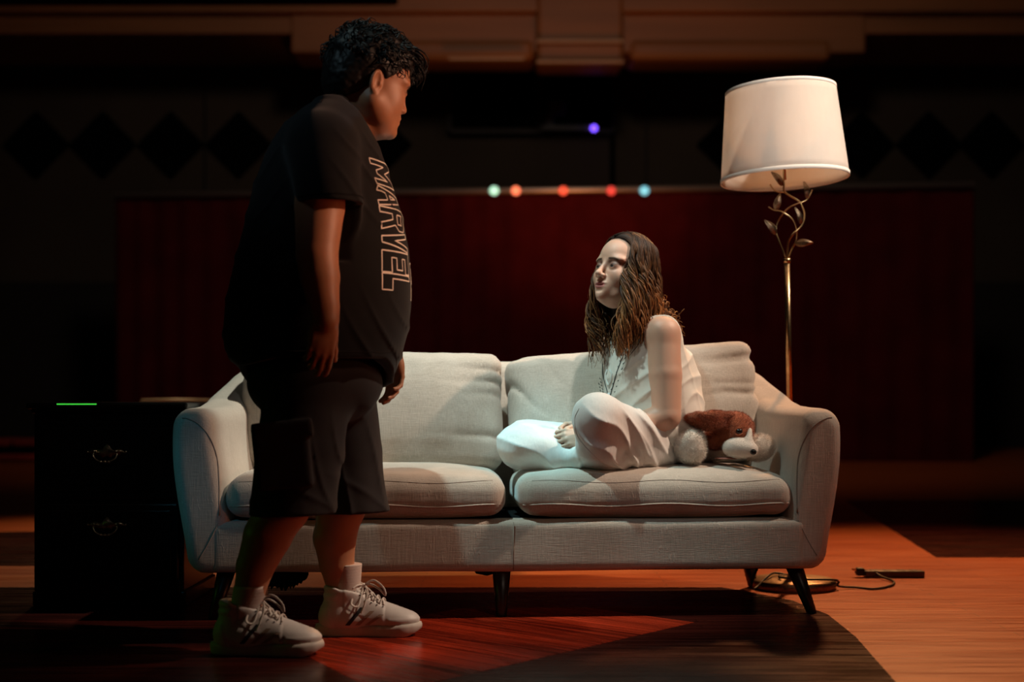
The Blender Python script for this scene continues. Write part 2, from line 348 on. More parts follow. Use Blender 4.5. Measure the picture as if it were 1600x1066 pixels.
class SDF:
    def __init__(self): self.P = []
    def raw(self, fn, lo, hi, k=0.01, mode='add'):
        self.P.append((np.array(lo, float), np.array(hi, float), fn, k, mode)); return self
    def cap(self, a, b, ra, rb=None, k=0.015, mode='add', flat=None):
        a = np.array(a, float); b = np.array(b, float); rb = ra if rb is None else rb
        ba = b - a; bb = float(ba @ ba) + 1e-12; r = max(ra, rb)
        def fn(X, Y, Z):
            x, y, z = X - a[0], Y - a[1], Z - a[2]
            t = np.clip((x * ba[0] + y * ba[1] + z * ba[2]) / bb, 0, 1)
            x = x - t * ba[0]; y = y - t * ba[1]; z = z - t * ba[2]
            if flat is not None:
                n, f = flat; d = x * n[0] + y * n[1] + z * n[2]; g = (1 / f - 1) * d
                x = x + n[0] * g; y = y + n[1] * g; z = z + n[2] * g
                return (np.sqrt(x * x + y * y + z * z) - (ra + (rb - ra) * t)) * min(1, f)
            return np.sqrt(x * x + y * y + z * z) - (ra + (rb - ra) * t)
        rr = r * (max(1, flat[1]) if flat is not None else 1)
        return self.raw(fn, np.minimum(a, b) - rr - k - .01, np.maximum(a, b) + rr + k + .01, k, mode)
    def chain(self, pts, rs, k=0.015, mode='add', flat=None):
        t = SDF()
        for i in range(len(pts) - 1): t.cap(pts[i], pts[i + 1], rs[i], rs[i + 1], .004, 'add', flat)
        lo = np.min([q[0] for q in t.P], 0) - k; hi = np.max([q[1] for q in t.P], 0) + k
        def fn(X, Y, Z):
            d = None
            for q in t.P:
                e = q[2](X, Y, Z)
                if d is None: d = e
                else:
                    w = np.clip(.5 + .5 * (d - e) / .005, 0, 1); d = d * (1 - w) + e * w - .005 * w * (1 - w)
            return d
        return self.raw(fn, lo, hi, k, mode)
    def ell(self, c, r, R=None, k=0.015, mode='add'):
        c = np.array(c, float); r = np.array(r, float); R = np.eye(3) if R is None else np.array(R, float); m = r.max()
        def fn(X, Y, Z):
            x, y, z = X - c[0], Y - c[1], Z - c[2]
            q = [(R[i, 0] * x + R[i, 1] * y + R[i, 2] * z) / r[i] for i in range(3)]
            k0 = np.sqrt(q[0] ** 2 + q[1] ** 2 + q[2] ** 2)
            k1 = np.sqrt((q[0] / r[0]) ** 2 + (q[1] / r[1]) ** 2 + (q[2] / r[2]) ** 2) + 1e-9
            return k0 * (k0 - 1) / k1
        return self.raw(fn, c - m - k - .01, c + m + k + .01, k, mode)
    def boxp(self, c, h, rad, R=None, k=0.01, mode='add'):
        c = np.array(c, float); h = np.array(h, float); R = np.eye(3) if R is None else np.array(R, float); m = np.abs(R.T) @ h
        def fn(X, Y, Z):
            x, y, z = X - c[0], Y - c[1], Z - c[2]
            q = [np.abs(R[i, 0] * x + R[i, 1] * y + R[i, 2] * z) - (h[i] - rad) for i in range(3)]
            out = np.sqrt(sum(np.maximum(v, 0) ** 2 for v in q))
            return out + np.minimum(np.maximum(np.maximum(q[0], q[1]), q[2]), 0) - rad
        return self.raw(fn, c - m - k - .01, c + m + k + .01, k, mode)
    def loft(self, zs, cx, cy, a, b, k=0.02, mode='add', pw=2.0):
        """stack of (super)ellipses over z: centres cx, cy, half sizes a (x) and b (y)"""
        zs, cx, cy, a, b = [np.array(v, float) for v in (zs, cx, cy, a, b)]
        o = np.argsort(zs); zs, cx, cy, a, b = zs[o], cx[o], cy[o], a[o], b[o]
        def fn(X, Y, Z):
            zz = Z; f = lambda v: np.interp(zz.ravel(), zs, v).reshape(zz.shape)
            A, Bv = f(a), f(b); u = np.abs(X - f(cx)) / A; v = np.abs(Y - f(cy)) / Bv
            r = (u ** pw + v ** pw) ** (1 / pw)
            d = (r - 1) * np.minimum(A, Bv)
            e = np.maximum(zs[0] - Z, Z - zs[-1])
            return np.maximum(d, e)
        lo = [(cx - a).min() - .03, (cy - b).min() - .03, zs[0] - .03]; hi = [(cx + a).max() + .03, (cy + b).max() + .03, zs[-1] + .03]
        return self.raw(fn, lo, hi, k, mode)
    def disp(self, fn, lo, hi): return self.raw(fn, lo, hi, 0, 'disp')
    def field(self, lo, hi, h):
        lo = np.array(lo, float); hi = np.array(hi, float); n = np.ceil((hi - lo) / h).astype(int) + 1
        ax = [(lo[i] + h * np.arange(n[i])).astype(np.float32) for i in range(3)]
        F = np.full(n, 1.0, np.float32)
        for l, u, fn, k, mode in self.P:
            i0 = np.clip(np.floor((l - lo) / h).astype(int), 0, n); i1 = np.clip(np.ceil((u - lo) / h).astype(int) + 1, 0, n)
            if (i1 <= i0).any(): continue
            s = tuple(slice(i0[i], i1[i]) for i in range(3))
            X = ax[0][s[0]][:, None, None]; Y = ax[1][s[1]][None, :, None]; Z = ax[2][s[2]][None, None, :]
            d = fn(X, Y, Z); f = F[s]
            if mode == 'disp': F[s] = f + d
            elif mode == 'sub':
                q = np.clip(0.5 - 0.5 * (f + d) / max(k, 1e-6), 0, 1)
                F[s] = f * (1 - q) + (-d) * q + k * q * (1 - q)
            elif mode == 'and': F[s] = np.maximum(f, d)
            else:
                q = np.clip(0.5 + 0.5 * (f - d) / max(k, 1e-6), 0, 1)
                F[s] = f * (1 - q) + d * q - k * q * (1 - q)
        return F, lo
    def mesh(self, boxes):
        VV, FF = [], []; off = 0
        for lo, hi, h in boxes:
            F, o = self.field(lo, hi, h); V, Q = nets(F, o, h)
            if len(V) == 0: continue
            VV.append(V); FF.append(Q + off); off += len(V)
        return np.concatenate(VV), np.concatenate(FF)
    def bounds_mesh(self, h, pad=0.03):
        add = [p for p in self.P if p[4] == 'add']
        lo = np.min([p[0] for p in add], 0) - pad; hi = np.max([p[1] for p in add], 0) + pad
        return self.mesh([(lo, hi, h)])

def nets(F, o, h):
    I = F < 0; nx, ny, nz = F.shape
    c = I[:-1, :-1, :-1].astype(np.int8)
    s = c.copy()
    for dx in (0, 1):
        for dy in (0, 1):
            for dz in (0, 1):
                if dx or dy or dz: s += I[dx:nx - 1 + dx, dy:ny - 1 + dy, dz:nz - 1 + dz]
    act = (s > 0) & (s < 8); idx = np.argwhere(act)
    if len(idx) == 0: return np.zeros((0, 3)), np.zeros((0, 4), int)
    ids = np.full(act.shape, -1, np.int64); ids[act] = np.arange(len(idx))
    i, j, k = idx.T; acc = np.zeros((len(idx), 3)); cnt = np.zeros(len(idx))
    cor = [(a, b, c2) for a in (0, 1) for b in (0, 1) for c2 in (0, 1)]
    vals = {q: F[i + q[0], j + q[1], k + q[2]].astype(float) for q in cor}
    for q in cor:
        for axn in range(3):
            if q[axn] == 0:
                q2 = list(q); q2[axn] = 1; q2 = tuple(q2); a, b = vals[q], vals[q2]
                m = (a < 0) != (b < 0); t = np.where(m, a / np.where(m, a - b, 1), 0)
                p = np.array(q, float)[None, :] * np.ones((len(idx), 1)); p[:, axn] += t
                acc += p * m[:, None]; cnt += m
    V = (idx + acc / cnt[:, None]) * h + o
    Q = []
    for axn in range(3):
        sl0 = [slice(None)] * 3; sl1 = [slice(None)] * 3; sl0[axn] = slice(0, -1); sl1[axn] = slice(1, None)
        A, B = I[tuple(sl0)], I[tuple(sl1)]
        e = np.argwhere(A != B); o1, o2 = [x for x in range(3) if x != axn]
        sh = np.array(act.shape)
        ok = (e[:, o1] > 0) & (e[:, o2] > 0) & (e[:, o1] < sh[o1]) & (e[:, o2] < sh[o2]) & (e[:, axn] < sh[axn])
        e = e[ok]
        if len(e) == 0: continue
        def g(d1, d2):
            q = e.copy(); q[:, o1] -= d1; q[:, o2] -= d2; return ids[q[:, 0], q[:, 1], q[:, 2]]
        quad = np.stack([g(1, 1), g(0, 1), g(0, 0), g(1, 0)], 1)
        inside = A[e[:, 0], e[:, 1], e[:, 2]]
        if axn == 1: inside = ~inside
        quad[~inside] = quad[~inside][:, ::-1]
        Q.append(quad)
    return V, np.concatenate(Q)

def sobj(name, VQ, m, parent=None, colfn=None):
    V, Q = VQ; me = bpy.data.meshes.new(name)
    me.vertices.add(len(V)); me.vertices.foreach_set('co', V.astype(np.float32).ravel())
    me.loops.add(Q.size); me.loops.foreach_set('vertex_index', Q.astype(np.int32).ravel())
    me.polygons.add(len(Q)); me.polygons.foreach_set('loop_start', (np.arange(len(Q)) * 4).astype(np.int32))
    me.update(calc_edges=True); me.polygons.foreach_set('use_smooth', np.ones(len(Q), bool))
    if colfn is not None: paint(me, colfn(V))
    return link(name, me, m, parent)
def paint(me, cols):
    a = me.color_attributes.new('Col', 'FLOAT_COLOR', 'POINT')
    c = np.ones((len(me.vertices), 4), np.float32); c[:, :3] = cols; a.data.foreach_set('color', c.ravel())
def bvh_of(o):
    me = o.data; n = len(me.vertices); co = np.empty(n * 3, np.float32); me.vertices.foreach_get('co', co)
    q = np.empty(len(me.loops), np.int32); me.loops.foreach_get('vertex_index', q)
    return BVHTree.FromPolygons(co.reshape(-1, 3).tolist(), q.reshape(-1, 4).tolist())
def on_surface(bvh, p, d, off=0.001):
    hit = bvh.ray_cast(Vector(p), Vector(d).normalized())
    if hit[0] is None: return None
    return hit[0] + hit[1] * off if hit[1].dot(Vector(d)) < 0 else hit[0] - hit[1] * off
def fur(VQ, n, length, width, jitter=0.5, seed=1, droop=0.3, keep=None):
    """tufts standing on a surface, one slim blade each"""
    V, Q = VQ; r = np.random.RandomState(seed); c = V[Q].mean(1)
    nn = np.cross(V[Q[:, 2]] - V[Q[:, 0]], V[Q[:, 3]] - V[Q[:, 1]]); nn /= np.linalg.norm(nn, axis=1)[:, None] + 1e-9
    if keep is not None:
        m = keep(c); c = c[m]; nn = nn[m]
    i = r.randint(0, len(c), n); p = c[i]; d = nn[i] + r.randn(n, 3) * jitter; d[:, 2] -= droop; d /= np.linalg.norm(d, axis=1)[:, None]
    s = np.cross(d, r.randn(n, 3)); s /= np.linalg.norm(s, axis=1)[:, None]; L_ = length * (0.6 + 0.8 * r.rand(n, 1))
    P = np.stack([p - s * width - d * 0.001, p + s * width - d * 0.001, p + d * L_], 1).reshape(-1, 3)
    return P, np.arange(3 * n).reshape(-1, 3)
def frame(f, up=(0, 0, 1)):
    f = Vector(f).normalized(); l = Vector(up).cross(f).normalized(); u = f.cross(l).normalized(); return f, l, u

# ================================================================ the setting
def slab(name, pts, z0, z1, m, parent=None):
    n = len(pts); V = [Vector((x, y, z)) for z in (z0, z1) for x, y in pts]
    F = [tuple(range(n))[::-1], tuple(range(n, 2 * n))] + [(i, (i + 1) % n, (i + 1) % n + n, i + n) for i in range(n)]
    return obj(name, (V, F), m, parent, smooth=False)
floor = struct(slab('floor', [(-14, -3), (14, -3), (14, 24), (-14, 24)], -0.2, 0.0, M['orange_floor']))
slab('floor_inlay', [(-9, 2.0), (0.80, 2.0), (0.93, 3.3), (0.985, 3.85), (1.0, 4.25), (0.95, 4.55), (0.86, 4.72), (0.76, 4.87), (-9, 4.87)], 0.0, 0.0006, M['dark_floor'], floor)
slab('floor_inlay', [(-0.30, 3.10), (0.556, 4.10), (0.02, 4.60), (-0.66, 3.78)], 0.0006, 0.0011, M['red_floor'], floor)  # diagonal boards; shape trimmed on the left to stand for the man's shadow
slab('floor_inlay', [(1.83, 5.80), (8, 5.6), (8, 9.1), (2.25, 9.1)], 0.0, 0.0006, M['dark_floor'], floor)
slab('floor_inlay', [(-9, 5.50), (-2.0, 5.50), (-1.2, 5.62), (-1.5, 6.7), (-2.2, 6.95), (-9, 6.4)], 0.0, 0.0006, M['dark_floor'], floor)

a4 = math.radians(-4.3)
def back_frame(X, Y, Z): return Vector((X, Y, Z))
wall = struct(obj('wall_back', box((0, 19.2, 3.6), (26, 0.3, 7.6)), M['wall'], smooth=False))
obj('wainscot', box((0, 19.0, 1.17), (26, 0.10, 2.34), 0.01), M['wall_low'], wall, smooth=False)
def diamond(px):
    c = W(px, 226, 18.98); h = 0.47
    V = [c + Vector((math.cos(a) * h * s, -t, math.sin(a) * h * s)) for t, s in ((0, 1), (0.05, 1), (0.09, 0.86)) for a in (0, PI / 2, PI, 3 * PI / 2)]
    F = [(0, 3, 2, 1), (8, 9, 10, 11)] + [(k * 4 + i, k * 4 + (i + 1) % 4, k * 4 + 4 + (i + 1) % 4, k * 4 + 4 + i) for k in (0, 1) for i in range(4)]
    return obj('diamond_panel', (V, F), M['black'], wall, smooth=False)
for px in (58, 162, 268, 374, 480, 592, 1140, 1242, 1345, 1450, 1548): diamond(px)
# wall joints (panels of the back wall) and a conduit that drops from the booth
for px in (560, 1010, 320):
    c = W(px, 200, 19.03); obj('wall_batten', box(c, (0.03, 0.03, 3.4)), M['wall_low'], wall, smooth=False)
c = W(957, 200, 18.96); obj('conduit', box(c, (0.07, 0.07, 1.75), 0.01), M['black'], wall, smooth=False)
# control booth opening
bl, br_, bt, bb = W(703, 92, 19.0), W(958, 92, 19.0), W(703, 88, 19.0).z, W(703, 208, 19.0).z
win = struct(obj('window_1', join([box(((bl.x + br_.x) / 2, 18.97, (bt + bb) / 2), (br_.x - bl.x, 0.12, bt - bb))]), M['black'], smooth=False))
for x in (bl.x, W(843, 0, 19).x, br_.x):
    obj('mullion', box((x, 18.88, (bt + bb) / 2), (0.06, 0.08, bt - bb), 0.01), M['glass_frame'], win, smooth=False)
for z in (bt, bb):
    obj('window_rail', box(((bl.x + br_.x) / 2, 18.88, z), (br_.x - bl.x, 0.08, 0.07), 0.01), M['glass_frame'], win, smooth=False)
k0 = W(872, 200, 18.75)
kit = empty('projector', 'pale grey projector in the right pane of the dark control booth window', 'projector', k0)
obj('body', join([box((-0.02, 0, 0.28), (0.26, 0.1, 0.22), 0.03), box((-0.12, 0, 0.10), (0.12, 0.1, 0.2), 0.02)]), M['grey_kit'], kit)
obj('base', box((0.16, 0, 0.0), (0.78, 0.1, 0.075), 0.02), M['grey_kit'], kit)
bl_l = obj('indicator_light', ball(W(928, 200.5, 18.7) - k0, 0.045), mat('violet_glow', (0.1, 0.05, 0.8), emit=((0.17, 0.07, 1.0), 3.2)), kit)
bl_l['label'] = 'small round glowing violet light'

# stepped honey wood soffit over the auditorium
def pxbox(x0, x1, y0, y1, Y, d, bev=0.02):
    a, b = W(x0, y0, Y), W(x1, y1, Y)
    return box(((a.x + b.x) / 2, Y + d / 2, (a.z + b.z) / 2), (b.x - a.x, d, a.z - b.z), bev)
sof = struct(obj('ceiling', box((0, 17.6, 6.15), (24, 1.6, 1.78), 0.01), M['soffit'], smooth=False))
obj('soffit_panel', pxbox(455, 1352, -40, 82, 16.75, 0.8), M['soffit'], sof, smooth=False)
obj('soffit_panel', pxbox(505, 835, 60, 93, 16.7, 0.7, 0.08), M['soffit'], sof, smooth=False)
obj('soffit_panel', pxbox(838, 975, -40, 98, 16.55, 0.7, 0.06), M['soffit'], sof, smooth=False)
obj('soffit_panel', pxbox(984, 1300, 60, 93, 16.7, 0.7, 0.08), M['soffit'], sof, smooth=False)
obj('soffit_panel', pxbox(-60, 1660, -60, 18, 16.6, 0.4, 0.02), M['soffit'], sof, smooth=False)
for x0, x1, y in ((838, 975, 64), (838, 975, 96), (700, 820, 91)):
    obj('moulding', pxbox(x0, x1, y - 2.2, y + 2.2, 16.45, 0.08, 0.01), M['soffit_trim'], sof, smooth=False)
obj('beam_edge', pxbox(-30, 620, -14, 0, 16.4, 0.5), M['black'], sof, smooth=False)

# maroon curtained partition with a rail
cu = empty('stage_partition', 'long maroon cloth partition with a metal rail, behind the sofa', 'partition')
Lp, Rp, H = Vector((-4.55, 15.45, 0)), Vector((5.04, 14.70, 0)), 3.0
D = (Rp - Lp); nrm = Vector((D.y, -D.x, 0)).normalized(); V, F = [], []
nx_, nz_ = 420, 8
for t in (0, 1):
    for i in range(nx_ + 1):
        u = i / nx_; w = 0.018 * math.sin(u * 210 + 2 * math.sin(u * 17)) + 0.01 * math.sin(u * 95)
        for j in range(nz_ + 1):
            q = j / nz_; V.append(Lp + D * u + nrm * (w * (1.2 - 0.5 * q) - t * 0.03) + Vector((0, 0, H * q)))
S_ = (nx_ + 1) * (nz_ + 1)
for i in range(nx_):
    for j in range(nz_):
        a = i * (nz_ + 1) + j; b = a + nz_ + 1
        F.append((a, b, b + 1, a + 1)); F.append((a + S_ + 1, b + S_ + 1, b + S_, a + S_))
obj('curtain', (V, F), M['curtain'], cu)
obj('rail', tube([Lp + Vector((0, -.06, H + 0.02)), Rp + Vector((0, -.06, H + 0.02))], 0.036, 12), M['rail'], cu)
for u in (0.0, 0.25, 0.5, 0.75, 1.0):
    p = Lp + D * u - nrm * 0.06; obj('post', tube([p, p + Vector((0, 0, H))], 0.03, 8), M['black'], cu)
cols = [(772, 'pale green', (0.55, 1.0, 0.72), 1.1), (806, 'orange red', (1.0, 0.22, 0.10), 1.4), (880, 'deep red', (1.0, 0.11, 0.05), 0.95),
        (955, 'crimson', (0.9, 0.07, 0.05), 0.8), (1007, 'cyan blue', (0.25, 0.75, 0.9), 0.9)]
order = ['leftmost in the row', 'second from the left', 'at the middle of the row', 'second from the right', 'rightmost in the row']
for (px, cn, cc, e), w in zip(cols, order):
    Y = 15.45 - 0.75 * ((px - 185) / 1335.0) - 0.12; p = W(px, 298, Y)
    t = empty('rail_light', f'{cn} round lamp on the partition rail, {w}', 'light', p, group='coloured lamps on the partition rail')
    obj('lens', ball((0, 0, 0), 0.050, 16, 10, (1, 0.5, 1)), mat(cn.replace(' ', '_') + '_glow', cc, emit=(cc, e)), t)
    obj('housing', lathe([(0.01, -0.02), (0.045, -0.02), (0.045, 0.03), (0.01, 0.03)], 12, (0, 0.05, 0)), M['black'], t)

# low red-cushioned bench and a pale round table in the dark behind the cabinet
bp = W(10, 722, 14.6)
be = empty('bench', 'low dark bench with red edges, far left beyond the black cabinet', 'bench', (bp.x, 14.6, 0))
for x0, x1 in ((-1.2, -0.02), (0.02, 1.1)):
    obj('cushion', box(((x0 + x1) / 2, 0.35, 0.21), (x1 - x0, 0.5, 0.09), 0.03), M['red_cloth'], be)
obj('frame', join([box((0, 0.4, 0.12), (2.3, 0.5, 0.08), 0.01), box((0, 0.5, 0.04), (2.2, 0.3, 0.08))]), M['black'], be, smooth=False)
obj('kick_board', box((0, 0.02, 0.06), (2.2, 0.03, 0.06), 0.005), M['red_cloth'], be, smooth=False)
tp = W(277, 628, 8.0)
st = empty('round_table', 'small cream pedestal table partly hidden behind the black cabinet', 'table', (tp.x, 8.0, 0))
obj('tabletop', lathe([(0.001, 0.655), (0.20, 0.655), (0.215, 0.662), (0.205, 0.685), (0.001, 0.69)], 40), M['cream'], st)
obj('apron', lathe([(0.001, 0.615), (0.15, 0.615), (0.19, 0.64), (0.19, 0.648), (0.001, 0.65)], 40), M['cream'], st)
obj('pedestal', lathe([(0.13, 0.0), (0.13, 0.03), (0.06, 0.06), (0.05, 0.4), (0.12, 0.60), (0.13, 0.62)], 32), M['cream'], st)

# ================================================================ sofa
SX, SY, SR = 0.0, 4.17, math.radians(3.4)
sofa = empty('sofa', 'oatmeal linen two-cushion sofa on dark tapered legs, person sitting on it', 'sofa', (SX, SY, 0), SR)
def lerpz(xs, ys): return lambda t: np.interp(t, xs, ys)
def arm_sdf(sgn):
    top = lambda y: np.interp(y, [-.02, .05, .22, .38, .47, .55, .63, .70, .74], [.634, .652, .655, .662, .684, .730, .782, .806, .812])
    xin = lambda y: np.interp(y, [0, .2, .45, .74], [.925, .905, .865, .80])
    def fn(X, Y, Z):
        X = X * sgn
        y = np.clip(Y, 0, .74); t = top(y); xi0 = xin(y)
        zz = np.clip((Z - .145) / .5, 0, 1)
        xo = np.interp(y, [0, .15, .4, .74], [1.035, 1.058, 1.045, .985]) - 0.045 * (1 - sstep(0, .9, zz)) + 0.012 * np.sin(zz * PI) - .42 * np.clip(Z - .645, 0, .2) * sstep(.40, .62, y)
        xi = xi0 - 0.055 * (1 - sstep(.1, 1, zz))
        cx, hx = (xo + xi) / 2, (xo - xi) / 2; cz, hz = (t + .145) / 2, (t - .145) / 2
        qx = np.abs(X - cx) - (hx - .052); qz = np.abs(Z - cz) - (hz - .052)
        qy = np.abs(Y - .365) - (.365 - .035)
        d = np.sqrt(np.maximum(qx, 0) ** 2 + np.maximum(qz, 0) ** 2) + np.minimum(np.maximum(qx, qz), 0) - .052
        dy = qy; d = d + 0.0
        q2 = np.sqrt(np.maximum(d + .03, 0) ** 2 + np.maximum(dy + 0.0, 0) ** 2) + np.minimum(np.maximum(d + .03, dy), 0) - .03
        return q2
    s = SDF(); s.raw(fn, (-1.14 if sgn < 0 else .68, -.06, .08), (-.68 if sgn < 0 else 1.14, .80, .87), 0.01)
    return s
for sgn in (1, -1):
    s = arm_sdf(sgn); b = ((.66, -.07, .08), (1.14, .82, .88)) if sgn > 0 else ((-1.14, -.07, .08), (-.66, .82, .88))
    am = sobj('arm', s.mesh([(b[0], b[1], 0.0085)]), M['linen'], sofa)
    bv = bvh_of(am)
    # welt that frames the front panel of the arm, and the diagonal seam down to the rail
    P = []
    for x, z in [(.900, .325), (.902, .42), (.910, .50), (.930, .565), (.962, .605), (.995, .622), (1.012, .624)]:
        h = on_surface(bv, (x * sgn, -.5, z), (0, 1, 0), 0.0005)
        if h: P.append(h)
    if len(P) > 3: obj('piping', tube(catmull(P, 6), 0.0024, 6), M['seam'], am)
    P = []
    for x, z in [(.893, .325), (.910, .285), (.935, .235), (.962, .19)]:
        h = on_surface(bv, (x * sgn, -.5, z), (0, 1, 0), 0.0)
        if h: P.append(h)
    if len(P) > 2: obj('seam', tube(catmull(P, 5), 0.0016, 5), M['seam'], am)
s = SDF()
s.boxp((0, .06, .226), (.93, .058, .080), .022, k=.01)
s.disp(lambda X, Y, Z: 0.0025 * vnoise(X * 4, Y * 4, Z * 6, 3), (-1, -.03, .1), (1, .16, .34))
sobj('front_rail', s.mesh([((-.97, -.03, .12), (.97, .15, .34), .009)]), M['linen'], sofa)
obj('seam', tube([(0.005, .0005, .15), (0.005, .0005, .30)], 0.0016, 5), M['seam'], sofa)
s = SDF(); rb = Matrix.Rotation(math.radians(-7), 3, 'X')
s.boxp((0, .685, .49), (.925, .060, .330), .05, R=[rb.transposed()[i] for i in range(3)], k=.01)
sobj('backrest', s.mesh([((-.98, .5, .12), (.98, .82, .88), .010)]), M['linen'], sofa)
obj('seat_deck', box((0, .38, .255), (1.78, .60, .09), 0.01), M['dust'], sofa, smooth=False)
obj('bottom_panel', box((0, .37, .15), (1.88, .66, .012), 0.004), M['dust'], sofa, smooth=False)
# torn edge of the dust cover
V, F = [], []; r_ = random.Random(5); n = 40
for i in range(n + 1):
    x = -.80 + .17 * i / n; d = .012 + .05 * math.sin(PI * i / n) ** .6 * (0.75 + .3 * r_.random())
    for y in (.03, .034): V += [Vector((x, y, .152)), Vector((x, y + .01 * r_.random(), .150 - d))]
for i in range(n):
    a = i * 4; F += [(a, a + 1, a + 5, a + 4), (a + 2, a + 6, a + 7, a + 3)]
obj('torn_lining', (V, F), M['dust'], sofa, smooth=False)
V2 = [Vector((x, .05, z)) for x, z in ((-.12, .15), (-.11, .135), (-.075, .128), (-.03, .141), (.0, .15))]
obj('torn_lining', (V2 + [v + Vector((0, .004, 0)) for v in V2], [(0, 1, 2, 3, 4), (9, 8, 7, 6, 5)] + [(i, i + 5, (i + 1) % 5 + 5, (i + 1) % 5) for i in range(5)]), M['dust'], sofa, smooth=False)
def sofa_leg(x, y, dx, dy):
    top, bot = Vector((x, y, .155)), Vector((x + dx, y + dy, 0.0)); V, F = [], []
    for p, r in ((bot, .015), (bot + Vector((0, 0, .004)), .017), (top, .030)):
        V += [p + Vector((math.cos(k * PI / 6) * r, math.sin(k * PI / 6) * r, 0)) for k in range(12)]
    F = [tuple(range(12))[::-1], tuple(range(24, 36))] + [(j * 12 + i, j * 12 + (i + 1) % 12, j * 12 + 12 + (i + 1) % 12, j * 12 + 12 + i) for j in (0, 1) for i in range(12)]
    return obj('leg', (V, F), M['darkwood'], sofa)
sofa_leg(.905, .075, .055, -.015); sofa_leg(-.885, .075, -.04, -.015); sofa_leg(-.03, .05, .0, 0)
sofa_leg(.88, .62, .035, .04); sofa_leg(-.88, .62, -.035, .04)

def cushion(name, c, h, rad, puff, R=None, folds=(), seam=None, vox=.0075, sag=0):
    """stuffed box cushion; folds = (corner x sign, z sign, amount) where the cover pulls in"""
    s = SDF(); Rm = np.eye(3) if R is None else np.array([list(r) for r in R]); h0 = np.array(h)
    s.boxp(c, h, rad, Rm, k=.005)
    def loc(X, Y, Z):
        x, y, z = X - c[0], Y - c[1], Z - c[2]
        return [(Rm[i, 0] * x + Rm[i, 1] * y + Rm[i, 2] * z) / h0[i] for i in range(3)]
    thin = int(np.argmin(h0)); ax_ = [i for i in range(3) if i != thin]
    def puffy(X, Y, Z):
        q = loc(X, Y, Z); u, v, w = q[ax_[0]], q[ax_[1]], q[thin]
        a = np.clip(1 - u ** 4, 0, 1) * np.clip(1 - v ** 2, 0, 1)
        e = -puff * a * np.abs(np.clip(w, -1.2, 1.2)) + 0.5 * puff
        if sag: e = e + sag * np.exp(-((u - .0) ** 2) * 3) * (w > 0)
        return e + 0.0028 * vnoise(X * 9, Y * 9, Z * 9, 5) + 0.0012 * vnoise(X * 24, Y * 24, Z * 14, 9)
    m = float(np.abs(Rm.T @ h0).max()) + .06
    s.disp(puffy, np.array(c) - m, np.array(c) + m)
    for (cx_, cz_, amp, fr, ang, reach) in folds:
        def fd(X, Y, Z, cx_=cx_, cz_=cz_, amp=amp, fr=fr, ang=ang, reach=reach):
            q = loc(X, Y, Z); x = q[0] * h0[0] - cx_ * h0[0]; z = q[2] * h0[2] - cz_ * h0[2]
            t = np.cos(ang) * x + np.sin(ang) * z; n_ = -np.sin(ang) * x + np.cos(ang) * z
            wv = np.abs(np.sin(n_ * fr + 1.3 * vnoise(X * 7, Y * 7, Z * 7, 4) + t * 6))
            fade = np.exp(-(np.abs(t) / reach)) * np.exp(-(n_ / (h0[2] * .9)) ** 2)
            return amp * (1 - wv) ** 3 * fade
        s.disp(fd, np.array(c) - m, np.array(c) + m)
    o = sobj(name, s.mesh([(np.array(c) - m * np.array([1, 1, 1]), np.array(c) + m, vox)]) if m < .2 else s.bounds_mesh(vox), M['linen'], sofa)
    return o, bvh_of(o)
seat_info = {}
for nm, cx, hw in (('left', -.450, .449), ('right', .455, .449)):
    o, bv = cushion('seat_cushion', (cx, .262, .380), (hw, .280, .074), .066, .030, vox=.0075)
    seat_info[nm] = bv
    for z, rr, mt in ((.425, .0009, 'seam'), (.352, .0026, 'linen')):
        P = []
        for i in range(30):
            x = cx + (hw - .03) * (-1 + 2 * i / 29)
            h = on_surface(bv, (x, -.4, z + .004 * math.sin(i * .5)), (0, 1, 0), 0.0006)
            if h and h.y < .16: P.append(h)
        if len(P) > 4: obj('seam' if mt == 'seam' else 'piping', tube(P, rr, 6), M[mt], o)
tb = Matrix.Rotation(math.radians(-9), 3, 'X')
Rl = (Matrix.Rotation(math.radians(0.6), 3, 'Y') @ tb).transposed()
bl_o, bl_bv = cushion('back_cushion', (-.450, .50, .638), (.466, .092, .226), .07, .045, R=Rl,
        folds=[(1, .62, .022, 30, .22, .06), (1, -.20, .020, 24, .30, .09), (-1, .6, .016, 30, -.2, .1)], vox=.0075)
Rr = (Matrix.Rotation(math.radians(-4.2), 3, 'Y') @ tb).transposed()
br_o, br_bv = cushion('back_cushion', (.452, .50, .646), (.458, .092, .230), .07, .045, R=Rr,
        folds=[(-1, .5, .026, 26, -.38, .07), (1, .72, .022, 26, .30, .10), (1, .05, .022, 22, .35, .12)], vox=.0075)

# ================================================================ black cabinet
cabX0, cabX1 = W(48, 0, 4.39).x, W(284, 0, 4.39).x; cw = cabX1 - cabX0
cab = empty('drawer_cabinet', 'black lacquered two-drawer cabinet with ornate pulls, left of the sofa', 'cabinet', ((cabX0 + cabX1) / 2, 4.42, 0))
obj('carcass', box((0, .22, .345), (cw, .44, .59), .004), M['black_lacquer'], cab, smooth=False)
obj('plinth', join([box((0, .225, .025), (cw + .012, .45, .05), .006), box((0, .0, .065), (cw - .02, .02, .05), .004)]), M['black_lacquer'], cab, smooth=False)
obj('top', join([box((0, .21, .661), (cw + .035, .48, .022), .007), box((0, .215, .643), (cw + .012, .455, .016), .004)]), M['black_lacquer'], cab, smooth=False)
glint_ = obj('edge_highlight', box((-cw / 2 + .150, -.0305, .666), (.13, .002, .0045), .0005), mat('green_edge_highlight', (0.05, 0.6, 0.08), 0.5, noise=(90, 0.6), emit=((0.06, 0.75, 0.06), 0.75)), cab, smooth=False)  # added emissive strip standing in for a green highlight on the top edge
glint_['label'] = 'thin added green highlight strip on the front edge'
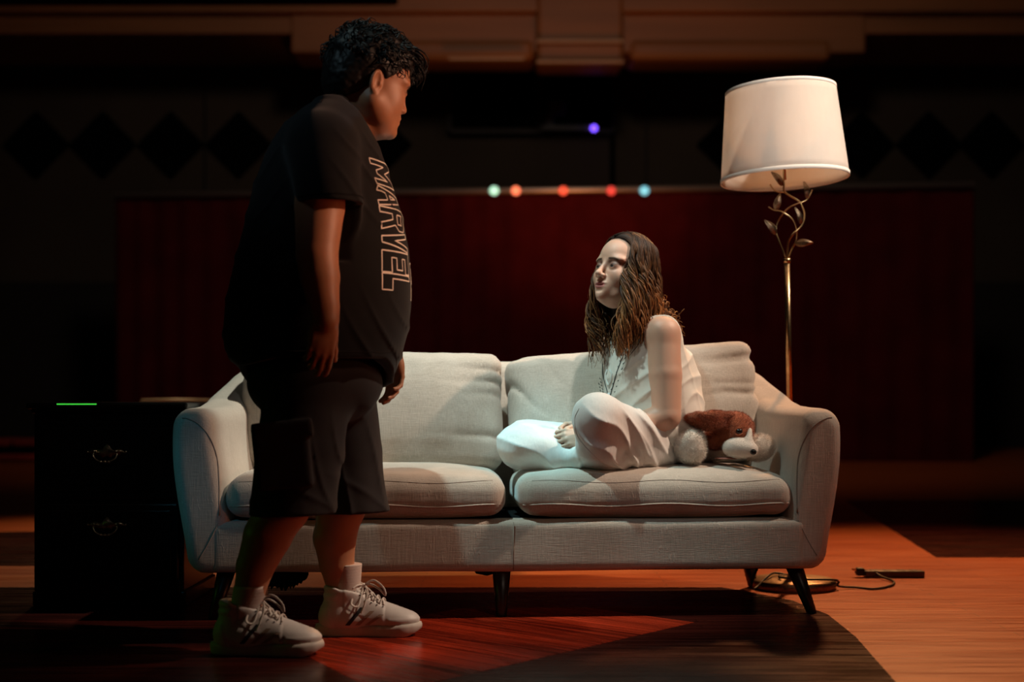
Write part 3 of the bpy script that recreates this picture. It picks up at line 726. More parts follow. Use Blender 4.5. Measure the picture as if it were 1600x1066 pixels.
def pull(parent, z):
    # shaped plate, two posts and a hanging bail with three beads
    pts = []
    for k in range(41):
        u = -1 + 2 * k / 40; pts.append((u * .062, .010 * (1 - abs(u)) ** .5 * 1.2 + .010 * math.exp(-(u / .22) ** 2) + .004 * math.cos(u * 9)))
    low = [(u * .062, -.004 - .012 * (1 - u * u) ** 2 + .003 * math.cos(u * 14)) for u in [1 - k / 15 for k in range(31)]]
    ring = [(x, z_) for x, z_ in pts] + low[1:-1]; n = len(ring)
    V = [Vector((x, -.001, z + z_)) for x, z_ in ring] + [Vector((x * .97, -.004, z + z_ * .95)) for x, z_ in ring]
    F = [tuple(range(n)), tuple(range(n, 2 * n))[::-1]] + [(i, (i + 1) % n, (i + 1) % n + n, i + n)[::-1] for i in range(n)]
    parts = [(V, F)]
    for s in (-1, 1):
        parts.append(tube([(s * .036, 0, z + .004), (s * .036, -.016, z + .004)], [.006, .0035], 10))
        parts.append(ball((s * .036, -.019, z + .004), .0062)); parts.append(ball((s * .062, -.003, z + .001), .004))
    P = [(-.036, -.018, z + .002), (-.0385, -.021, z - .010), (-.030, -.024, z - .022), (-.016, -.025, z - .029), (0, -.025, z - .031),
         (.016, -.025, z - .029), (.030, -.024, z - .022), (.0385, -.021, z - .010), (.036, -.018, z + .002)]
    parts.append(tube(catmull(P, 4), .0026, 8))
    for x in (-.013, 0, .013): parts.append(ball((x, -.025, z - .0305), .0048))
    return obj('drawer_pull', join(parts), M['handle'], parent)
for z0, z1 in ((.355, .612), (.085, .340)):
    dr = obj('drawer', join([box((0, -.006, (z0 + z1) / 2), (cw - .03, .022, z1 - z0), .006), box((0, -.018, (z0 + z1) / 2), (cw - .075, .006, z1 - z0 - .045), .003)]), M['black_lacquer'], cab, smooth=False)
    p = pull(dr, (z0 + z1) / 2 + .02 + (0.005 if z0 > .3 else .038)); p.location = (0, -.021, 0)

# ================================================================ floor lamp
LB = Vector((1.016, 4.86, 0))
lamp = empty('floor_lamp', 'brass floor lamp with leaf stems and a crooked cream shade, behind the sofa arm', 'lamp', LB)
obj('base', lathe([(.001, 0), (.150, 0), (.153, .004), (.153, .026), (.147, .033), (.075, .038), (.055, .043), (.050, .046), (.018, .050), (.016, .062), (.001, .064)], 56), M['oldbrass'], lamp)
def LP(z, dx=0, dy=0): return Vector((-.0185 * z + dx, dy, z))
obj('pole', tube([LP(.05), LP(.64)], .0125, 20), M['brass'], lamp)
obj('pole', tube([LP(.64), LP(1.185)], .0108, 20), M['brass'], lamp)
obj('collar', tube([LP(.630), LP(.650)], .0145, 20), M['brass'], lamp)
obj('collar', tube([LP(1.175), LP(1.192)], .0135, 20), M['brass'], lamp)
def LV(zx, zy, dy=0.0):
    p = W(1080 + zx / 3.33, 100 + zy / 3.33, 4.86); return p - LB + Vector((0, dy, 0))
stems = [([(500, 1015, 0), (503, 930, -.01), (528, 885, -.02), (570, 845, -.015), (590, 790, 0), (582, 735, .02), (560, 705, .02), (490, 665, .01), (482, 620, 0), (478, 540, 0), (476, 430, 0)], .0042),
         ([(490, 1005, -.005), (460, 920, .01), (448, 870, .02), (458, 815, .02), (500, 755, 0), (545, 732, -.02), (590, 715, -.02), (612, 690, -.01), (630, 655, 0)], .0032),
         ([(510, 1005, .005), (530, 960, .02), (550, 915, .01), (545, 860, -.01), (520, 810, -.02), (465, 772, -.02), (430, 760, 0), (405, 742, .01)], .0032),
         ([(404, 630, -.02), (420, 652, -.015), (448, 668, -.01), (482, 668, 0)], .0028)]
for pts, r in stems:
    P = catmull([LV(*p) for p in pts], 6); n = len(P)
    obj('stem', tube(P, [r * (1 - .25 * i / n) for i in range(n)], 8), M['brass'], lamp)
def leaf(base, tip, w, tilt, m='oldbrass'):
    b, t = Vector(base), Vector(tip); ax = (t - b); L_ = ax.length; ax.normalize()
    side = ax.cross(Vector((math.sin(tilt), -math.cos(tilt), .2))).normalized(); up = side.cross(ax).normalized(); V, F = [], []
    NU, NV = 16, 8
    for s_, off in ((1, .0), (-1, .0022)):
        for i in range(NU + 1):
            u = i / NU; ww = w * math.sin(PI * u ** .8) ** .85 + .0006
            for j in range(NV + 1):
                v = -1 + 2 * j / NV
                hgt = -.35 * w * v * v + .0016 * math.cos((u * 9 - abs(v) * 2.2) * 2 * PI / 1.6) * (1 - abs(v) ** 3) + .0018 * math.exp(-(v / .14) ** 2) + .010 * math.sin(PI * u)
                V.append(b + ax * (L_ * u) + side * (ww * v) + up * (hgt - off))
    S2 = (NU + 1) * (NV + 1)
    for i in range(NU):
        for j in range(NV):
            a = i * (NV + 1) + j; q = (a, a + NV + 1, a + NV + 2, a + 1); F.append(q); F.append(tuple(x + S2 for x in q[::-1]))
    for i in range(NU):
        for j in (0, NV):
            a = i * (NV + 1) + j; F.append((a, a + NV + 1, a + NV + 1 + S2, a + S2))
    return obj('leaf', (V, F), M[m], lamp)
for b, t, w, tl in [((478, 632, 0), (415, 565, -.02), .0135, .3), ((600, 705, -.02), (580, 618, -.03), .0125, .5), ((437, 765, 0), (458, 676, -.02), .013, -.1),
                    ((576, 840, -.01), (534, 752, -.03), .0125, .4), ((452, 884, .02), (384, 810, 0), .014, .2), ((540, 932, .01), (628, 932, -.02), .0145, -.2)]:
    leaf(LV(*b), LV(*t), w, tl)
# the shade sits crooked on its socket
shr = Matrix.Rotation(math.radians(-2.6), 4, 'Y') @ Matrix.Rotation(math.radians(-1.0), 4, 'X')
zb, zt = W(0, 281, 4.86).z, W(0, 141, 4.86).z; cb = Vector((-.030, 0, zb)); hh = zt - zb
def shp(vf):
    V, F = vf; return [shr @ v + cb for v in V], F
prof_o = [(.2285 - (.2285 - .197) * k / 10, hh * k / 10) for k in range(11)]
prof = prof_o + [(r - .003, z) for r, z in prof_o[::-1]]
obj('lamp_shade', shp(lathe(prof, 96, closed=True)), M['shade'], lamp)
obj('shade_trim', shp(lathe([(.2300, -.002), (.2300, .012), (.2255, .012), (.2255, -.002)], 96, closed=True)), M['shade_trim'], lamp)
obj('shade_trim', shp(join([lathe([(.1985, hh - .010), (.1985, hh + .002), (.194, hh + .002), (.194, hh - .010)], 96, closed=True)])), M['shade_trim'], lamp)
sp = [tube([(0, 0, hh - .05), (.194 * math.cos(a), .194 * math.sin(a), hh - .012)], .0022, 6) for a in (0.4, 0.4 + 2 * PI / 3, 0.4 + 4 * PI / 3)]
obj('shade_spider', shp(join(sp + [lathe([(.001, hh - .06), (.016, hh - .06), (.016, hh - .045), (.001, hh - .045)], 16)])), M['brass'], lamp)
obj('socket', shp(tube([(0, 0, .0), (0, 0, .07), (0, 0, .08), (0, 0, .16)], [.006, .006, .013, .017], 16)), M['brass'], lamp)
obj('harp', shp(tube(catmull([(.015, 0, .12), (.045, 0, .17), (.045, 0, .23), (0, 0, hh - .055), (-.045, 0, .23), (-.045, 0, .17), (-.015, 0, .12)], 6), .002, 6)), M['brass'], lamp)
obj('light_bulb', shp(ball((0, 0, .20), .033, 20, 14, (1, 1, 1.25))), M['bulb'], lamp)
cordp = [(.155, -.04, .012), (.22, -.03, .006), (.28, -.06, .005), (.36, .02, .006), (.40, .13, .006), (.385, .23, .01), (.372, .26, .018)]
obj('cord', tube(catmull([(-.02, .02, .045), (-.06, -.06, .047), (.02, -.10, .044), (.12, -.08, .040), (.152, -.05, .03)] + cordp, 6), .0042, 8), M['cord'], lamp)
obj('cord', tube(catmull([(-.02, .02, .045), (-.06, .03, .05), (-.10, -.04, .046), (-.155, -.10, .012), (-.17, -.12, .03), (-.15, -.09, .07), (-.12, -.04, .11)], 6), .0042, 8), M['cord'], lamp)

PS = W(1400, 901, 5.12)
ps = empty('power_strip', 'brown flat power strip lying on the orange floor right of the lamp', 'power strip', (PS.x, 5.15, 0), math.radians(-2))
obj('housing', box((0, 0, .014), (.225, .05, .026), .005), M['strip'], ps)
for i in range(4): obj('outlet', box((-.075 + .05 * i, 0, .0275), (.028, .028, .002), .0008), M['cord'], ps, smooth=False)
obj('plug', join([box((-.13, -.005, .022), (.032, .036, .03), .007), tube([(-.112, -.005, .022), (-.105, -.005, .02)], .007, 8)]), M['cord'], ps)
obj('prong', join([box((-.150, -.005 + dy, .030), (.018, .002, .007)) for dy in (-.008, .008)]), M['handle'], ps, smooth=False)
# ================================================================ people
def npv(v): return np.array(v, float)
def build_head(S, Cc, f, l, u, g):
    """head in its own frame (a forward, b left, c up), joined smoothly to the body"""
    R = [list(f), list(l), list(u)]
    k_ = g.get('s', 1.0); T0 = lambda a, b, c: Cc + (f * a + l * b + u * c) * k_
    S0 = S; w = g['w']
    class Sc:                                    # the same shapes at the head's own size
        def ell(self, c, r, R=None, k=.015, mode='add'): S0.ell(c, tuple(x * k_ for x in r), R, k * k_, mode)
        def cap(self, a, b, ra, rb=None, k=.015, mode='add', flat=None): S0.cap(a, b, ra * k_, (ra if rb is None else rb) * k_, k * k_, mode, flat)
    S = Sc(); T = T0
    S.ell(T(-.012, 0, .022), (.096, w, .092), R, .02)
    S.ell(T(.030, 0, .030), (.062, w * .86, .060), R, .03)                       # forehead
    S.ell(T(.028, 0, -.050), (.060, w * .84 * g['cheekw'], .078), R, .03)
    S.ell(T(.030, 0, -.088), (.050, w * .66 * g['jaww'], .040), R, .025)          # jaw
    for s in (1, -1): S.ell(T(.022, s * w * .66, -.058), (.042, .020, .042), R, .025)
    S.ell(T(.070 + g.get('chin', 0), 0, -.112), (.020, .020 * g['jaww'], .016), R, .02)              # chin
    for s in (1, -1):
        S.ell(T(.058, s * .036, -.040), (.026, .024, .028 * g['cheekw']), R, .025) # cheeks
        S.ell(T(.072 - g.get('brow', 0), s * .033, .012), (.018, .026, .010), R, .016)               # brow
        S.cap(T(.0, s * w * .80, -.062), T(.052, s * w * .36, -.102), .018 * g['jaww'], .016 * g['jaww'], .02)
    S.ell(T(.080, 0, -.080), (.017, .026, .026), R, .022)                         # mouth mound
    for s in (1, -1):
        S.ell(T(.098, s * .031, -.010), (.017, .019, .012), R, .014, 'sub')       # eye sockets
        S.ell(T(.0765, s * .031, -.012), (.0150, .0165, .0145), R, .006)          # lids
        S.ell(T(.0955, s * .031, -.0125 - g['lid'] * .0045), (.0085, .0130, .0050 * (1 - .45 * g['lid'])), R, .002, 'sub')
    n = g['nose']
    S.cap(T(.084, 0, .006), T(.088 + .018 * n, 0, -.038), .0070, .0085, .010)
    S.ell(T(.088 + .020 * n, 0, -.044), (.0115, .0105, .0095), R, .007)
    for s in (1, -1):
        S.ell(T(.092 + .006 * n, s * .0115, -.048), (.0105, .0075, .0075), R, .005)
        S.ell(T(.097 + .010 * n, s * .0065, -.0545), (.0055, .0034, .0030), R, .002, 'sub')
    S.ell(T(.0930, 0, -.0715), (.0055, .0240, .0042), R, .005)                    # lips
    S.ell(T(.0915, 0, -.0828), (.0060, .0215, .0050), R, .005)
    S.ell(T(.1010, 0, -.0774), (.0100, .0200, .0022 + g['mouth']), R, .003, 'sub')
    S.ell(T(.1010, 0, -.0955), (.0080, .0180, .0050), R, .008, 'sub')
    for s in (1, -1):                                                             # ears
        e = T(-.008, s * (w + .004), -.018)
        Re = [list((f * .94 + l * (-s) * .34).normalized()), list((l * .94 + f * s * .34).normalized()), list(u)]
        S.ell(e, (.0175, .0075, .0310), Re, .004)
        S.ell(e + (l * s * .006 + f * .002 + u * .003) * k_, (.0105, .0060, .0205), Re, .003, 'sub')
        S.ell(e + (f * .004 - u * .026) * k_, (.009, .006, .009), Re, .004)
        S.ell(e + (f * .012 - u * .004 + l * (-s) * .002) * k_, (.005, .005, .007), Re, .003)
    return T
def face_colour(T, f, l, u, Cc, skin, lip, brow, blush=0.25, k_=1.0, shadow=0.3):
    C0, F_, L_, U_ = npv(Cc), npv(f), npv(l), npv(u)
    def fn(V):
        q = (V - C0) / k_; a, b, c = q @ F_, q @ L_, q @ U_
        col = np.tile(np.array(skin, float), (len(V), 1))
        def put(mask, cc): 
            mm = np.clip(mask, 0, 1)[:, None]; return col * (1 - mm) + np.array(cc) * mm
        near = (np.abs(a - .07) < .06) & (np.abs(b) < .07) & (np.abs(c) < .14)
        ch = np.exp(-(((np.abs(b) - .038) / .018) ** 2 + ((c + .040) / .018) ** 2)) * near * blush
        col = put(ch, np.array(skin) * np.array([1.05, .62, .58]))
        lp = sstep(.083, .088, a) * (1 - sstep(.75, 1.05, (b / .0235) ** 2 + ((c + .0775) / .0125) ** 2)) * near
        col = put(lp * .9, lip)
        nb = np.abs(np.abs(b) - .032)
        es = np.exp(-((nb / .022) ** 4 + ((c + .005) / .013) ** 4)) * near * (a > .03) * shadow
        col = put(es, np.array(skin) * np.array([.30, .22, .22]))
        bw = (1 - sstep(.014, .021, nb)) * (1 - sstep(.0022, .0046, np.abs(c - .0110 + .35 * np.maximum(0, np.abs(b) - .036) - .0005))) * near * (a > .05)
        col = put(bw * .9, brow)
        la = (1 - sstep(.0128, .0158, nb)) * (1 - sstep(.0010, .0032, np.abs(c + .0065 + 14 * nb ** 2))) * near * (a > .05)
        col = put(la * .8, brow)
        return col
    return fn
def eyes(person, T, f, l, u, look, iris, k_=1.0):
    look = Vector(look).normalized()
    for s in (1, -1):
        c = T(.0785, s * .031, -.012); r = .0125 * k_
        V, F = ball((0, 0, 0), r, 96, 64); me = mesh_from('eye', [c + v for v in V], F)
        cols = []
        for v in V:
            d = v.normalized().dot(look); ang = math.acos(max(-1, min(1, d)))
            cols.append((.006, .005, .005) if ang < .20 else (iris if ang < .50 else (tuple(x * .4 for x in iris) if ang < .56 else (.26, .23, .22))))
        paint(me, np.array(cols)); link('eye', me, M['eye'], person)
def hand(S, w, d, n, sd, curl, thumb=(.5, .55, .35), sc=1.0, spread=1.0):
    """w wrist, d towards the fingers, n the way the palm faces, sd the thumb's side"""
    w, d, n, sd = [Vector(v) for v in (w, d, n, sd)]; d.normalize(); n = (n - d * n.dot(d)).normalized()
    sd = (sd - d * sd.dot(d) - n * sd.dot(n)).normalized(); R = [list(d), list(sd), list(n)]
    S.cap(w - d * .035 * sc, w + d * .012 * sc, .026 * sc, .025 * sc, .012, flat=(tuple(n), .78))
    S.ell(w + d * .050 * sc, (.052 * sc, .037 * sc, .0165 * sc), R, .012)
    S.ell(w + d * .036 * sc + sd * .024 * sc + n * .006 * sc, (.030 * sc, .016 * sc, .016 * sc), R, .010)
    S.ell(w + d * .040 * sc - sd * .026 * sc + n * .005 * sc, (.032 * sc, .012 * sc, .014 * sc), R, .010)
    for k, (off, ln, base) in enumerate(((.0285, .076, .088), (.0095, .085, .093), (-.0095, .079, .089), (-.0275, .062, .080))):
        cu = curl[k] if isinstance(curl, (list, tuple)) else curl
        p = w + d * base * sc + sd * off * sc; dd = (d + sd * off * 3.0 * spread).normalized(); r0 = (.0088, .0090, .0086, .0077)[k] * sc
        S.cap(w + d * .055 * sc + sd * off * .85 * sc, p, r0 * 1.15, r0 * 1.08, .006)
        a = 0
        for j, (fr, cj) in enumerate(((.45, .55), (.31, 1.0), (.24, .7))):
            a += cu * cj; v = (dd * math.cos(a) + n * math.sin(a)).normalized(); q = p + v * ln * fr * sc
            S.cap(p, q, r0 * (1 - .08 * j), r0 * (.93 - .09 * j), .0022 if j else .004); p = q
    p = w + d * .018 * sc + sd * .020 * sc + n * .008 * sc; a0, b0, c0 = thumb
    v = (d * a0 + sd * b0 + n * c0).normalized()
    for j, (ln, r) in enumerate(((.038, .0125), (.032, .0100), (.027, .0092))):
        q = p + v * ln * sc; S.cap(p, q, r * sc, r * .9 * sc, .005); p = q; v = (v + d * .28 + n * .10).normalized()
def ribbon_on(bvh, pts, direction, width, off, n=5, closed=False):
    """flat print strip following a surface: pts are points ray-cast along direction"""
    if closed: pts = pts + [pts[0]]
    P = []
    for i in range(len(pts) - 1):
        a, b = Vector(pts[i]), Vector(pts[i + 1])
        for k in range(n): P.append(a.lerp(b, k / n))
    P.append(Vector(pts[-1])); H = []
    for p in P:
        h = bvh.ray_cast(p, Vector(direction))
        H.append(None if h[0] is None else (h[0], -h[1] if h[1].dot(Vector(direction)) > 0 else h[1]))
    V, F = [], []; prev = None
    for i, h in enumerate(H):
        if h is None: prev = None; continue
        j = i + 1 if i + 1 < len(H) and H[i + 1] else i; k2 = i - 1 if i > 0 and H[i - 1] else i
        t = (H[j][0] - H[k2][0]);
        if t.length < 1e-7: prev = None; continue
        s = t.normalized().cross(h[1]).normalized() * width * .5; c = h[0] + h[1] * off
        V += [c - s, c + s, c - s - h[1] * off * 1.2, c + s - h[1] * off * 1.2]
        if prev is not None:
            a, b = prev, len(V) - 4; F += [(a, a + 1, b + 1, b), (a, b, b + 2, a + 2), (a + 1, a + 3, b + 3, b + 1)]
        prev = len(V) - 4
    return V, F

# ---------------------------------------------------------------- the standing man
YM = 3.74
man = empty('person', 'standing person in black printed T-shirt, dark cargo shorts and white high-tops, looking down', 'person', (-.46, YM, 0))
man_off = Vector((-.46, YM, 0))
def mlink(o): o.location = -man_off; return o
mh = W(580, 126, 3.76)
ps_, th = math.radians(24), math.radians(15)
mf = Vector((math.cos(ps_) * math.cos(th), math.sin(ps_) * math.cos(th), -math.sin(th))); mf, ml, mu = frame(mf, (0.0, -.06, 1))
B = SDF(); gm = dict(s=1.10, chin=.010, w=.077, cheekw=1.14, jaww=1.36, nose=.55, lid=.8, mouth=.0006)
TM = build_head(B, mh, mf, ml, mu, gm)
# neck, double chin, trunk
nb = W(545, 196, 3.75)
B.cap(TM(-.022, 0, -.06), nb + Vector((-.045, 0, -.02)), .060, .078, .02)
B.cap(TM(.02, 0, -.10), nb + Vector((.005, 0, -.01)), .046, .060, .03)
B.ell(TM(.030, 0, -.115), (.045, .048, .026), [list(mf), list(ml), list(mu)], .02)
chest = W(500, 300, YM); belly = W(500, 460, YM); pel = W(492, 580, YM)
B.ell(W(505, 215, YM), (.105, .17, .075), None, .05); B.ell(chest, (.15, .17, .17), None, .05); B.ell(belly, (.20, .19, .19), None, .05); B.ell(pel, (.16, .18, .13), None, .05)
# near arm (right) and far arm (left)
rs, re_, rw = W(505, 232, 3.535), W(495, 398, 3.47), W(509, 500, 3.44)
B.chain([rs, re_.lerp(rs, .45), re_, re_.lerp(rw, .35), rw], [.068, .065, .054, .051, .034], .02)
hd = Vector((-.18, .06, -1)).normalized()
hand(B, rw, hd, Vector((-.35, .92, 0)), Vector((.88, .25, -.1)), [.50, .62, .74, .80], (.75, .35, .35), .98, .5)
ls, le, lw = W(520, 235, 3.96), W(560, 420, 4.06), W(612, 548, 3.99)
B.chain([ls, le, lw], [.064, .048, .030], .02)
hand(B, lw + Vector((.004, 0, -.005)), Vector((.10, -.10, -1)), Vector((-.60, -.75, 0)), Vector((-.75, -.4, 0)), [.50, .55, .6, .66], (.95, .22, .25), .98, .4)
# legs
rk, ra, lk, la_ = W(444, 790, 3.60), W(390, 925, 3.60), W(533, 790, 3.87), W(532, 915, 3.89)
B.chain([W(470, 640, 3.63), rk], [.10, .070], .03); B.chain([W(520, 640, 3.86), lk], [.10, .070], .03)
B.chain([rk, W(418, 838, 3.59), W(399, 885, 3.60), ra, ra + Vector((0, 0, -.03))], [.064, .064, .051, .041, .040], .02)
B.chain([lk, W(523, 840, 3.875), W(526, 880, 3.88), la_, la_ + Vector((0, 0, -.03))], [.064, .062, .050, .041, .040], .02)
skm = (.47, .205, .105)
fcm = face_colour(TM, mf, ml, mu, mh, skm, (.40, .10, .07), (.012, .008, .006), .12, 1.1)
hl, hh2 = np.array(mh) - .175, np.array(mh) + .15
zc = mh.z - .17
body = sobj('body', B.mesh([((mh.x - .17, mh.y - .17, zc), (mh.x + .18, mh.y + .17, mh.z + .16), .0030),
    ((-.86, 3.3, .05), (-.12, 4.25, zc + .003), .0052),
    ((rw.x - .10, rw.y - .08, rw.z - .20), (rw.x + .07, rw.y + .12, rw.z + .02), .0026),
    ((lw.x - .09, lw.y - .12, lw.z - .21), (lw.x + .08, lw.y + .08, lw.z + .02), .0026)]), M['skin_m'], man, fcm); mlink(body)
eyes(man, TM, mf, ml, mu, mf * .8 - mu * .55, (.03, .015, .01), 1.1)
for o in man.children:
    if o.name.startswith('eye'): mlink(o)

# hair: close sides, loose curly top with a fringe
Hs = SDF()
def HE(c, r, R, k, mode='add'): Hs.ell(c, tuple(x * 1.10 for x in r), R, k, mode)
Rh0 = 0; Rh = [list(mf), list(ml), list(mu)]
HE(TM(-.020, 0, .032), (.108, .088, .100), Rh, .01)
HE(TM(.030, 0, .078), (.078, .066, .046), Rh, .03)
HE(TM(-.070, 0, -.020), (.052, .070, .070), Rh, .03)
HE(TM(.075, 0, -.055), (.095, .14, .085), Rh, .012, 'sub')
HE(TM(.02, 0, -.115), (.105, .14, .072), Rh, .015, 'sub')
for s in (1, -1): HE(TM(-.004, s * .088, -.020), (.022, .022, .036), Rh, .006, 'sub')
Hs.disp(lambda X, Y, Z: .006 * vnoise(X * 38, Y * 38, Z * 38, 1) * sstep(mh.z - .0, mh.z + .06, Z) + .002 * vnoise(X * 110, Y * 110, Z * 110, 2), np.array(mh) - .18, np.array(mh) + .2)
hair = sobj('hair', Hs.mesh([(np.array(mh) - .18, np.array(mh) + .20, .0036)]), M['hair_m'], man); mlink(hair)
hb = bvh_of(hair); parts = []; r_ = random.Random(3)
for i in range(560):
    t = r_.random(); az = r_.uniform(-PI, PI); el = r_.uniform(.12, 1.5)
    dv = (mf * math.cos(az) * math.cos(el) + ml * math.sin(az) * math.cos(el) + mu * math.sin(el)); c0 = TM(-.01, 0, .02)
    h = hb.ray_cast(c0 + dv * .3, -dv)
    if h[0] is None: continue
    p = h[0] - dv * .006; a = (mf * r_.uniform(.2, 1.0) + ml * r_.uniform(-.6, .6) + Vector((0, 0, -.5 * math.cos(el)))); a = (a - dv * a.dot(dv)).normalized(); b_ = a.cross(dv)
    L_ = r_.uniform(.022, .046); cr = r_.uniform(.004, .008); ph = r_.uniform(0, 6); pts = []
    for k in range(9):
        q = k / 8; pts.append(p + a * L_ * q + dv * (.016 * math.sin(PI * q * .85) + cr * math.sin(ph + q * 7) * .5) + b_ * cr * math.cos(ph + q * 7))
    parts.append(tube(pts, [.0026 * (1 - .75 * k / 8) for k in range(9)], 5))
for i in range(46):                                                                # fringe over the forehead
    b_ = r_.uniform(-.06, .06); p = TM(.070 + r_.uniform(-.02, .015), b_, .085 + r_.uniform(-.012, .02)); pts = []; ph = r_.uniform(0, 6); L_ = r_.uniform(.6, 1.0)
    for k in range(10):
        q = k / 9 * L_; pts.append(p + mf * (.055 * math.sin(q * 1.9)) - mu * (.075 * q * q) + ml * (.006 * math.sin(ph + q * 8)) + mf * .004 * math.cos(ph + q * 8))
    parts.append(tube(pts, [.0030 * (1 - .8 * k / 9) for k in range(10)], 5))
o = obj('curls', join(parts), M['hair_m'], hair); o['kind'] = 'stuff'
for s in (1, -1):
    pass

# T-shirt
S = SDF()
prof = [(172, 488, 545), (182, 468, 562), (200, 447, 578), (230, 427, 594), (260, 411, 603), (300, 397, 617), (340, 388, 629), (390, 375, 638),
        (440, 362, 641), (480, 354, 641), (520, 351, 637), (545, 353, 631), (560, 360, 627), (577, 377, 621), (600, 386, 613), (640, 394, 606)]
zs = [W(0, p[0], YM).z for p in prof]; cx = [(W(p[1], 0, YM).x + W(p[2], 0, YM).x) / 2 for p in prof]; ax_ = [(W(p[2], 0, YM).x - W(p[1], 0, YM).x) / 2 for p in prof]
by = [.095, .135, .180, .205, .215, .222, .226, .230, .234, .236, .236, .234, .232, .230, .228, .226]
S.loft(zs, cx, [YM] * len(zs), ax_, by, .03, pw=2.15)
S.cap(W(520, 196, 3.64), W(505, 222, 3.545), .075, .086, .045); S.cap(W(520, 196, 3.84), W(515, 225, 3.95), .075, .086, .045)
slv0, slv1 = W(503, 232, 3.53), W(517, 326, 3.485)
S.cap(slv0, slv1, .092, .083, .03)
S.cap(W(520, 232, 3.96), W(540, 330, 4.03), .088, .083, .03)
ad = (slv1 - slv0).normalized()
def cut_below(p, nrm_, lo, hi, k=.003):
    p = np.array(p); nn = np.array(nrm_) / np.linalg.norm(nrm_)
    return (lambda X, Y, Z: -((X - p[0]) * nn[0] + (Y - p[1]) * nn[1] + (Z - p[2]) * nn[2]), lo, hi, k, 'sub')
def tee_folds(X, Y, Z):
    d = .0045 * vnoise(X * 6, Y * 6, Z * 4, 21)
    near = sstep(3.72, 3.52, Y)
    # drag lines from the belly towards hem and armpit
    w1 = np.abs(np.sin((X * .9 + Z * .35) * 46 + 2.2 * vnoise(X * 5, Y * 5, Z * 3, 8)))
    d = d - .007 * (1 - w1) ** 3 * sstep(1.02, .82, Z) * sstep(-.5, -.36, X)
    w2 = np.abs(np.sin((X * 1.0 + Z * .9) * 40 + 1.5 * vnoise(X * 6, Y * 6, Z * 6, 12)))
    d = d - .006 * (1 - w2) ** 3 * sstep(1.10, 1.22, Z) * sstep(-.48, -.40, X) * sstep(1.42, 1.36, Z)
    w3 = np.abs(np.sin((Z * 1.0 - X * .7) * 34 + 2 * vnoise(X * 7, Y * 7, Z * 5, 14)))
    d = d - .005 * (1 - w3) ** 3 * sstep(-.55, -.66, X)
    return d
S.disp(tee_folds, (-.95, 3.2, .6), (0, 4.3, 1.6))
# cut sleeve end, hollow it
se = W(517, 317, 3.47)
def sleeve_cut(c, rad=.115):
    c = np.array(c)
    def fn(X, Y, Z):
        pl = (Z - c[2]) - .05 * (X - c[0])
        cyl = np.sqrt((X - c[0]) ** 2 + (Y - c[1] + .0) ** 2) - rad
        return np.maximum(pl, cyl)
    return fn
S.raw(lambda X, Y, Z: np.maximum(np.maximum(Z - se.z - .02 * (X - se.x), Y - (se.y + .055)), -(Y - (se.y - .2))), (se.x - .14, se.y - .2, se.z - .14), (se.x + .14, se.y + .075, se.z + .02), .002, 'sub')
S.cap(se + Vector((0, 0, -.05)), se.lerp(slv0, .35), .072, .060, .004, 'sub')
# necklace of the collar, hem
S.cap(nb + Vector((-.015, 0, -.01)), TM(-.01, 0, -.03), .068, .085, .004, 'sub')
zh_n, zh_f = .775, .700
hem = lambda X, Y: np.interp(Y, [3.48, 3.62, 3.80, 4.0], [.790, .792, .735, .700]) - .04 * np.clip((X + .42) / .2, 0, 1) * (np.clip((Y - 3.6) / .3, 0, 1)) - .02 * np.clip((-.62 - X) / .1, 0, 1)
S.raw(lambda X, Y, Z: Z - hem(X, Y), (-.9, 3.3, .55), (-.1, 4.2, .86), .003, 'sub')
S.raw(lambda X, Y, Z: np.maximum(np.sqrt(((X + .475) / .125) ** 2 + ((Y - YM) / .17) ** 2) * .13 - .13, Z - .86), (-.75, 3.45, .6), (-.2, 4.0, .9), .004, 'sub')
tee = sobj('t_shirt', S.mesh([((-.86, 3.34, .64), (-.17, 4.16, 1.56), .0052)]), M['tee'], man); mlink(tee)
tb_ = bvh_of(tee)
# collar rib, sleeve hem and bottom hem stitching
def ring_on(center, axis_u, axis_v, r0, r1, inward=True): pass
P = []
for k in range(48):
    a = 2 * PI * k / 48; base = nb + Vector((-.012, 0, -.012)); ax = (TM(-.01, 0, -.03) - base).normalized()
    e1 = ax.cross(Vector((0, 1, 0))).normalized(); e2 = ax.cross(e1)
    dv = e1 * math.cos(a) + e2 * math.sin(a); best = None
    for hgt in [x * .005 for x in range(26)]:
        q = base + ax * (hgt - .02) + dv * (.068 + .004)
        hq = tb_.ray_cast(base + ax * (hgt - .02) + dv * .3, -dv)
        if hq[0] is not None and (hq[0] - (base + ax * (hgt - .02))).length > .066: best = hq[0]
    if best is not None: P.append(best - dv * .004)
if len(P) > 20: o = obj('collar_rib', tube(P + [P[0]], .0052, 8), M['rib'], tee)
for dz in (.012, .015):
    P = [on_surface(tb_, (se.x + .3 * math.cos(a), se.y + .3 * math.sin(a), se.z + dz + .02 * .1 * math.cos(a)), (-math.cos(a), -math.sin(a), 0), .0004) for a in [PI + PI * .02 * k for k in range(3, 98)]]
    P = [p for p in P if p is not None and (p - (se + Vector((0, 0, dz)))).length < .105]
    if len(P) > 5: obj('stitching', tube(P, .0007, 4), M['rib'], tee)
P = []
for k in range(60):
    a = PI * .95 + PI * 1.1 * k / 59; x = -.455 + .3 * math.cos(a); y = YM + .3 * math.sin(a); xs = -.455 + .22 * math.cos(a); ys = YM + .22 * math.sin(a)
    z = float(hem(np.array(xs), np.array(ys))) + .016
    h = on_surface(tb_, (x * 1.0 - .0, y, z), (-math.cos(a), -math.sin(a), 0), .0004)
    if h is not None: P.append(h)
